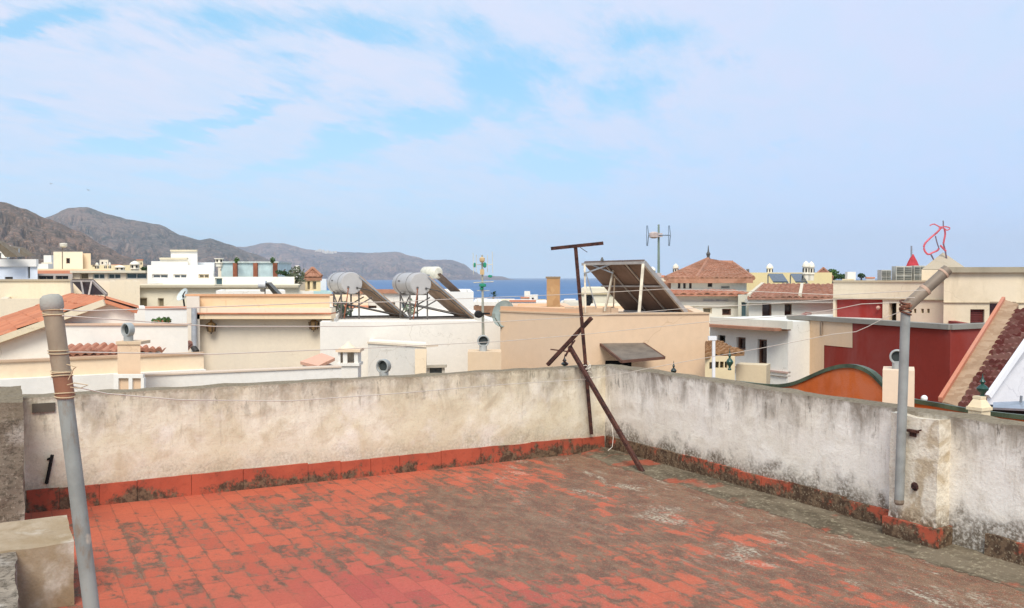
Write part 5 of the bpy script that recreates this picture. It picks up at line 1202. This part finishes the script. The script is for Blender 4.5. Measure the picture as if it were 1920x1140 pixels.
# ---------------- left background
r_, ft, z = far('cream_wall_house', 'wide cream stained house wall behind the orange gable at the left edge', -60, 527, 136, 30, 8, plaster('e8d8ba', 'a08a66', .35, .7), parapet=.3)
slab(r_, ft[0], ft[1], z, z + .06, .05, 'coping', plaster('b5a58c', '8a7a62'), 0, .3)
r_, ft, z = far('cream_wall_house', 'cream house wall right of the dark panel rack, left of the cornice house', 205, 527, 262, 33, 8, plaster('ead9bd', 'a08a66', .35, .5), parapet=.3)
r_, ft, z = far('cream_link_wall', 'cream wall directly behind the dark panel rack at left', 136, 527, 206, 36, 4, CRM, parapet=.2)
r_, ft, z = far('pale_blue_house', 'pale bluish flat-roofed house carrying solar panels at the left edge', -60, 486, 70, 44, 10, plaster('dfe5ee', '9aa4b4', .2, .3), [(9, 519, 24, 524, 'dark'), (52, 500, 56, 522, 'grey')], parapet=.2)
slab(r_, ft[0], ft[1], z - .35, z, .12, 'fascia', plaster('eeeae4', 'a9a8a4'), 0)
for k_, q in enumerate(([(-14, 452, 43), (-2, 455, 43), (34, 482, 43), (10, 482, 43)], [(14, 462, 45), (36, 466, 45), (56, 481, 45), (30, 481, 45)])):
    r_ = thing('tilted_collector', P(15, 482, 43), ['nearer tilted solar panel', 'farther tilted solar panel'][k_] + ' on the pale bluish house at the left edge', 'solar panel')
    qq = [P(*p) for p in q]; MB().prism(qq, (0, .5, .05)).build('panel', simple('776a58', .6), r_); g = MB().bar(qq[0], qq[0] - Vector((0, 0, .6)), .05); g.bar(qq[1], Vector((qq[1].x, qq[1].y, qq[2].z)), .05); g.build('frame', M_ALU, r_)
chimney_turret(10, 452, 484, 17, 46, 'cream chimney between the two panels at the left edge', dome=False)
# dark rack on cream wall
r_ = thing('solar_rack', P(165, 560, 24), 'dark red-edged solar rack standing behind the ridge of the orange roof', 'solar panels')
q = [P(134, 527, 24.6), P(173, 527, 24.0), P(200, 553, 23.4), P(158, 553, 24)]
MB().prism(q, (.02, .02, .05)).build('panel', simple('33211f', .5), r_); g = MB(); g.bar(q[1], q[2], .06); g.bar(q[0], q[1], .05); g.bar(P(134, 527, 24.6), P(136, 556, 24.6), .05); g.bar(P(157, 556, 23.5), P(152, 527, 24.3), .04); g.bar(P(172, 528, 23.9), P(166, 556, 23.6), .04); g.build('frame', simple('b4a69c', .5, .3), r_)
r_, ft, z = far('antenna_house', 'cream rooftop room with aerials on top in front of the near hill', 100, 472, 155, 60, 8, plaster('efe0c4', 'b09a72', .3), [(124, 484, 131, 494, 'brown')], parapet=.2)
r_, ft, z = far('antenna_house', 'salmon patched side room joined to the cream room with aerials', 155, 475, 170, 60.5, 6, plaster('ead2b0', 'd09a70', .9), parapet=.2)
r_, ft, z = far('low_house', 'low cream houses row below the aerials room', 70, 504, 210, 56, 8, plaster('e9d6ae', 'b09a72', .3), [(78, 495, 90, 503, 'brown')])
slab(r_, ft[0], ft[1], z - .5, z - .1, .1, 'salmon_band', SAL)
r_, ft, z = far('parked_roof', 'greyish terrace with dark railing shapes left of the glazed arcade', 70, 513, 136, 50, 6, plaster('b9aea4', '7c746c', .4), [(72, 517, 100, 525, 'dark'), (104, 517, 128, 525, 'dark')])
r_, ft, z = far('arcade_house', 'long white building with a row of dark terrace openings', 135, 509, 276, 53, 9, CRM, [(150, 512, 166, 524, 'tan'), (174, 513, 196, 523, 'teal'), (202, 513, 226, 523, 'teal'), (236, 512, 275, 523, 'teal')], parapet=0)
slab(r_, ft[0], ft[1], z - .08, z + .05, .25, 'eave', plaster('d9cfb8', '8c8470', .3), 0, .3)
r_, ft, z = far('cream_house', 'cream house behind the long white building, with a small brown tiled lean-to', 160, 497, 250, 75, 8, plaster('ecd9ae', 'b09a72', .3), [(173, 492, 184, 500, 'brown')])
an2 = thing('tv_antenna', P(119, 472, 58), 'spindly aerial with a white drum on the cream rooftop room at left', 'antenna')
g = MB().tube([P(117, 530, 58), P(117, 456, 58)], .03, 6); g.build('pole', simple('8a7a68', .5), an2); g = MB().lathe(P(119, 464, 57.9), [(.1, 0), (.22, .06), (.22, .2), (.1, .28)], 10); g.tube([P(112, 457, 58), P(126, 457, 58)], .03, 5); g.build('drum', simple('d9d0bc', .5), an2)
for k_, (px, y0, w_) in enumerate(((182, 492, 7), (198, 491, 4), (206, 491, 4), (225, 497, 18), (253, 489, 17))):
    chimney_turret(px, y0, 512, w_, 64 + k_, ['squat white chimney', 'thin white flue, left of two', 'thin white flue, right of two', 'broad cream domed chimney', 'tall white round chimney'][k_] + ' above the long white building with dark openings')
tr = thing('roof_tree', P(270, 510, 60), 'dark green tuft of foliage right of the tall white round chimney', 'tree'); MB().tube([P(270, 515, 60), P(270, 507, 60)], .05, 6).build('trunk', simple('5a4632'), tr); leaves(tr, P(271, 504, 60), .28, .14, 90, .08, M_LEAFD, 'crown', 5)
# stepped white block
r_, ft, z = far('cornice_house', 'broad cream building with a long cornice and small windows, behind the lantern house', 258, 533, 562, 40, 9, plaster('ece3cc', 'a9997c', .3, .4), [(259, 558, 276, 576, 'tan'), (296, 559, 307, 575, 'tan'), (402, 520, 417, 540, 'teal')], parapet=.3)
slab(r_, ft[0], ft[1], z - .14, z - .04, .25, 'cornice', plaster('bdb29a', '8c8470', .4), 0)
r_, ft, z = far('white_wing', 'white wing with a grey window beyond the right end of the cornice house', 400, 519, 552, 43, 6, plaster('f0eadb', 'a9997c', .25, .4), [(403, 521, 417, 538, 'teal'), (445, 536, 482, 539, 'grey'), (512, 536, 548, 539, 'grey')], parapet=.3)
r_, ft, z = far('penthouse', 'wide white penthouse storey of the stepped block', 276, 497, 400, 47, 6, plaster('f2ede2', 'b5a992', .2, .4), [(372, 514, 392, 522, 'tan'), (285, 514, 315, 522, 'white'), (325, 514, 350, 522, 'white')])
r_, ft, z = far('penthouse', 'middle tier of the stepped white block, with a cornice line', 300, 483, 352, 49, 5, plaster('f3ecdc', 'b5a992', .2, .4))
slab(r_, ft[0], ft[1], z - .1, z + .0, .1, 'cornice', plaster('dccfb2', '9c9078'), 0)
r_, ft, z = far('penthouse', 'topmost white cube of the stepped block against the hills', 320, 469, 370, 51, 4, plaster('f3eee4', 'b5a992', .15, .3))
slab(r_, ft[0], ft[1], z - .07, z + .02, .1, 'cornice', plaster('dccfb2', '9c9078'), 0)
r_, ft, z = far('penthouse', 'long white parapet level right of the stepped block', 352, 492, 402, 52, 5, WHC)
chimney_turret(411, 479, 500, 16, 50, 'white square chimney right of the stepped block', dome=False)
gp = thing('glass_pavilion', P(475, 515, 50), 'teal glazed rooftop pavilion with brown columns and plants on top', 'pavilion')
a, b_ = P(415, 516, 50), P(530, 493, 50); MB().box((a.x, 50, a.z - .5), (b_.x - .25, 53, b_.z)).build('glazing', glass('d2e6e4', .45), gp)
g = MB()
for px in (441, 479, 516): p = P(px, 516, 49.9); g.box((p.x - .11, 49.85, p.z - .2), (p.x + .11, 50.0, P(px, 495, 50).z + .05))
g.split('column', simple('9a5c42', .7), gp); g = MB().box((a.x, 49.9, b_.z), (b_.x - .2, 53, b_.z + .08)); g.build('roof_edge', simple('c9cfc8', .5), gp)
for k_, px in enumerate((444, 511)):
    pt = thing('roof_plant', P(px, 492, 49.5), ['green tuft above the left brown column', 'green tuft above the right brown column'][k_] + ' of the glass pavilion', 'plant'); MB().tube([P(px, 494, 49.5), P(px, 489, 49.5)], .04, 6).build('stem', simple('5a4632'), pt); leaves(pt, P(px, 488, 49.5), .14, .16, 70, .06, M_LEAF, seed=px)
lt = thing('trailing_plant', P(532, 515, 48), 'straggly dark climbing plant right of the glass pavilion', 'plant'); MB().tube([P(525, 515, 48), P(535, 505, 48)], .03, 6).build('stem', simple('5a4632'), lt)
for k in range(4): leaves(lt, P(524 + k * 7, 510 + k * 2, 48), .22, .10, 60, .06, M_LEAFD, seed=k)
# small heater in front of white wing
sh = thing('solar_water_heater', P(505, 556, 30), 'small tilted solar collector with a white drum standing behind the peach parapet', 'solar water heater')
q = [P(496, 531, 30), P(503, 531, 29.8), P(525, 555, 30), P(516, 556, 30.2)]; MB().prism(q, (.02, .3, .03)).build('collector', simple('6c6a64', .5), sh); MB().tube([P(485, 533, 30), P(499, 533, 30)], .13, 12).build('tank', simple('e6e6e4', .4), sh, True)
g = MB().lathe(P(493, 547, 30), [(.05, 0), (.09, .02), (.09, .08)], 8); g.bar(P(497, 535, 30.2), P(497, 560, 30.2), .03); g.build('stand', simple('7a746c', .5), sh)
# tower house with red pyramid roof
r_, ft, z = far('tower_room', 'small cream tower room with a red pyramid roof in front of the bay', 572, 520, 601, 45, .75, plaster('ecd3a4', 'b5946a', .3), [(576, 527, 581, 543, 'tan'), (586, 527, 593, 543, 'tan')], parapet=0)
pyr(r_, ft, z, ZT(505, 45), .10, T_RED)
r_, ft, z = far('blue_white_house', 'white wall with a pale turquoise band right of the tower room', 595, 523, 612, 48, 3, WHC)
r_, ft, z = far('turquoise_wall', 'pale turquoise roof wall under the tower room', 586, 546, 622, 44, 3, plaster('b9d6d2', '8aa8a6', .3))
r_, ft, z = far('white_roof', 'flat white roof left of the turquoise wall', 552, 546, 588, 43, 3, WHT)
r_, ft, z = far('brown_house', 'brownish house left of the tower room, half behind it', 545, 526, 574, 60, 5, plaster('b3a48e', '7c705e', .4), [(552, 532, 560, 540, 'dark')])
tr = thing('bare_tree', P(556, 545, 44), 'dull green shrubby tree left of the small tower room', 'tree'); MB().tube([P(556, 548, 44), P(556, 525, 44)], .06, 6).build('trunk', simple('6a5a48'), tr); leaves(tr, P(556, 520, 44), .45, .55, 260, .08, simple('6f755a', .8, var=.4), 'crown', 15)
ds = thing('satellite_dish', P(345, 556, 22), 'small white satellite dish on the left corner of the lantern house', 'satellite dish')
c = P(343, 553, 21.8); MB().lathe(c, [(.01, .05), (.1, .03), (.17, -.03), (.17, -.02), (.1, .045), (.01, .065)], 20, Vector((.5, .6, -.5))).build('dish', simple('cfd6d2', .5), ds, True); g = MB().tube([c, c + Vector((0, .1, -.3))], .02, 6); g.tube([c, c + Vector((.12, -.2, .08))], .015, 6); g.build('arm', M_DARK, ds)

# far town by the sea, right of the heaters
rn = random.Random(21)
r_, ft, z = far('seafront_house', 'white seafront house with a brown tiled band behind the green antenna', 888, 566, 942, 60, 9, WHT, [(890, 572, 898, 584, 'brown')])
slab(r_, ft[0], ft[1], z - .9, z - .25, .1, 'brown_band', tiles('a07c64', '8a6850'), 0)
r_, ft, z = far('seafront_house', 'long low white roof by the sea, left of the brick chimney', 955, 566, 1005, 70, 8, plaster('eef0f0', '9aa4ac', .2)); slab(r_, ft[0], ft[1], z, z + .15, .1, 'salmon_coping', SAL, 0, .3)
r_, ft, z = far('seafront_house', 'white cube house just left of the brown brick chimney', 993, 554, 1008, 90, 5, WHT, [(997, 558, 1001, 563, 'brown')])
r_, ft, z = far('seafront_house', 'small white house against the left foot of the brown brick chimney', 1005, 566, 1030, 75, 6, WHT, [(1008, 571, 1016, 577, 'brown')])
r_, ft, z = far('seafront_house', 'grey-white flat roof right of the brown brick chimney', 1050, 567, 1095, 62, 6, plaster('d9d2c4', '9a8f7c', .3))
r_, ft, z = far('seafront_house', 'distant cream roofline by the sea behind the satellite dish', 915, 563, 965, 110, 8, CRM, [(930, 567, 936, 572, 'brown')])
r_, ft, z = far('seafront_house', 'cream roof tower seen behind the left foot of the solar rack', 1090, 540, 1160, 50, 8, plaster('e6ddc6', 'a9997c', .3), [(1098, 553, 1112, 577, 'dark'), ])
slab(r_, ft[0], ft[1], z - .35, z - .25, .1, 'cornice', plaster('c9b896', '9c8c6c'), 0)
r_, ft, z = far('seafront_house', 'cream rooftop wall behind the right end of the solar rack', 1215, 522, 1262, 46, 7, plaster('e6dcc4', 'a9997c', .3)); slab(r_, ft[0], ft[1], z - .6, z - .15, .1, 'tile_band', T_RED, 0)
pm = thing('palm_tree', P(925, 580, 130), 'single dark palm top against the sea, right of the green antenna', 'palm tree')
MB().tube([P(925, 620, 130), P(925, 556, 130)], [.2, .16], 8).build('trunk', simple('6a5844'), pm); g = MB(); c = P(925, 553, 130)
for k in range(26):
    an_ = rn.uniform(0, 6.28); el = rn.uniform(-.2, 1.2); d = Vector((math.cos(an_) * math.cos(el), math.sin(an_) * math.cos(el), math.sin(el)))
    sd_ = Vector((-d.y, d.x, 0)).normalized() * .1; a = c + d * .5; b_ = c + d * .95 + Vector((0, 0, -.25)); g.add([c, a + sd_, b_, a - sd_], [[0, 1, 2, 3]])
g.build('crown', M_LEAFD, pm)
# row of villas on the far ridge
for k_ in range(9):
    px = 592 + k_ * 4.6 + rn.uniform(-1, 1); Yd = 11850; s_ = 12
    p = P(px, 473 + rn.uniform(-2, 1) - (2 if k_ < 4 else 0), Yd); g = MB().box((p.x - s_ * rn.uniform(.8, 1.6), Yd, p.z - 25), (p.x + s_ * 1.2, Yd + 20, p.z + s_ * rn.uniform(.6, 1.2)))
    g.box((p.x - s_ * .5, Yd + 4, p.z), (p.x + s_ * .5, Yd + 16, p.z + s_ * 1.5))
    g.solo('villa', simple('e9e0d4', .8), 'tiny pale villa on the crest of the far ridge, ' + ['leftmost', 'second', 'third', 'fourth', 'fifth', 'sixth', 'seventh', 'eighth', 'rightmost'][k_] + ' from the left' * (0 < k_ < 8) + ' of the row' * (k_ in (0, 8)), 'villa', 'villas along the far ridge')

for k_, (px, py) in enumerate(((96, 345), (166, 357))):
    c = P(px, py, 160); g = MB().lathe(c + Vector((-.22, 0, 0)), [(.01, 0), (.05, .1), (.055, .25), (.03, .38), (.01, .45)], 6, (1, 0, .15))
    for sx_ in (-1, 1): g.prism([c + Vector((-.04, 0, .02)), c + Vector((.1, 0, .02)), c + Vector((.06, sx_ * .35, .14)), c + Vector((.0, sx_ * .65, .08)), c + Vector((-.02, sx_ * .35, .13))], (0, 0, .012))
    g.solo('gull', simple('c9ccd2', .8), ['tiny gull gliding over the near hill, the left one of two', 'tiny gull gliding over the second hill, the right one of two'][k_], 'bird', 'gulls over the hills')
# ---------------- filler roofs deeper in the town so that gaps read as town
k_ = 0
for (px, y, w_, Yd, col) in ((150, 540, 120, 44, CRM), (60, 560, 120, 27, CRM2), (700, 590, 90, 27.5, WHT), (860, 590, 70, 27, WHT), (1180, 575, 150, 30, CRM), (1320, 640, 100, 28, CRM2), (470, 545, 130, 34, WHT), (990, 574, 70, 40, CRM)):
    far('back_house', ['plain cream back wall behind the dark rack', 'cream wall low behind the orange roof', 'white wall low behind the left tank stand', 'white wall low behind the right tank stand', 'cream wall hidden behind the solar rack', 'cream wall below the balcony house', 'white wall behind the peach parapet', 'cream wall behind the peach rooftop by the sea'][k_], px - w_ / 2, y, px + w_ / 2, Yd, 4, col); k_ += 1

spots = [(30, 503, 26, 95), (88, 492, 20, 120), (62, 497, 18, 140), (215, 499, 24, 110), (240, 503, 16, 90), (290, 503, 24, 100), (420, 500, 22, 150), (545, 517, 20, 100), (536, 505, 14, 190), (556, 511, 10, 240), (604, 524, 10, 130), (195, 487, 16, 170), (262, 488, 12, 200), (80, 508, 22, 85),
         (1165, 519, 26, 120), (1238, 520, 16, 90), (1420, 514, 12, 100), (1590, 523, 22, 110), (1632, 522, 16, 130), (1478, 511, 12, 90), (905, 561, 20, 150), (985, 559, 18, 160), (1015, 563, 16, 140), (1068, 562, 22, 130), (700, 552, 26, 70), (735, 556, 20, 60), (955, 570, 22, 100)]
TN = ['white', 'cream', 'pale ochre', 'off-white', 'greyish white']
WHR = lambda px: 'under the hills at far left' if px < 200 else 'below the mid hills' if px < 400 else 'by the glass pavilion and tower room' if px < 640 else 'behind the grey solar tanks' if px < 800 else 'on the seafront' if px < 1120 else 'on the right skyline'
cnt = {}
for k_, (px, y, w_, Yd) in enumerate(spots):
    hue = ['efece4', 'ecdfc6', 'e0cda6', 'f0ede8', 'dcdad2'][k_ % 5]; reg = WHR(px); cnt[(reg, k_ % 5)] = cnt.get((reg, k_ % 5), 0) + 1
    wn_ = [(px - w_ * .3, y + 4, px - w_ * .1, y + 8, 'brown'), (px + w_ * .12, y + 4, px + w_ * .3, y + 8, 'dark')]
    lab = 'distant %s flat-roofed house %s' % (TN[k_ % 5], reg)
    if cnt[(reg, k_ % 5)] > 1: lab = 'distant %s house farther back %s' % (TN[k_ % 5], reg)
    r_, ft, z = house('far_house', lab, 'house', px - w_ / 2, y, px + w_ / 2, y, Yd, 6, plaster(hue, 'a39880', .3, .4), wn_, Yd, .3, 'distant town houses')
    if k_ % 3 == 0: slab(r_, ft[0], ft[1], z, z + .2, .15, 'coping', SAL, 0, .4)
    if k_ % 4 == 1: c = P(px + w_ * .2, y + 1, Yd + 2); MB().box(c - Vector((.5, .4, 1)), c + Vector((.5, .4, .5 * Yd / 60))).build('chimney', WHT, r_)
# ---------------- haze
m = bpy.data.materials.new('haze'); m.use_nodes = True; t = NT(m.node_tree); t.n.clear(); pv = t.new('ShaderNodeVolumePrincipled'); pv.inputs['Color'].default_value = (.84, .92, 1, 1); pv.inputs['Density'].default_value = 5.8e-5; pv.inputs['Anisotropy'].default_value = 0
o_ = t.new('ShaderNodeOutputMaterial'); t.l.new(pv.outputs[0], o_.inputs['Volume'])
hz = MB().box((-15000, -600, SEA - 4), (9000, 15500, 700)).build('haze', m); hz['kind'] = 'stuff'
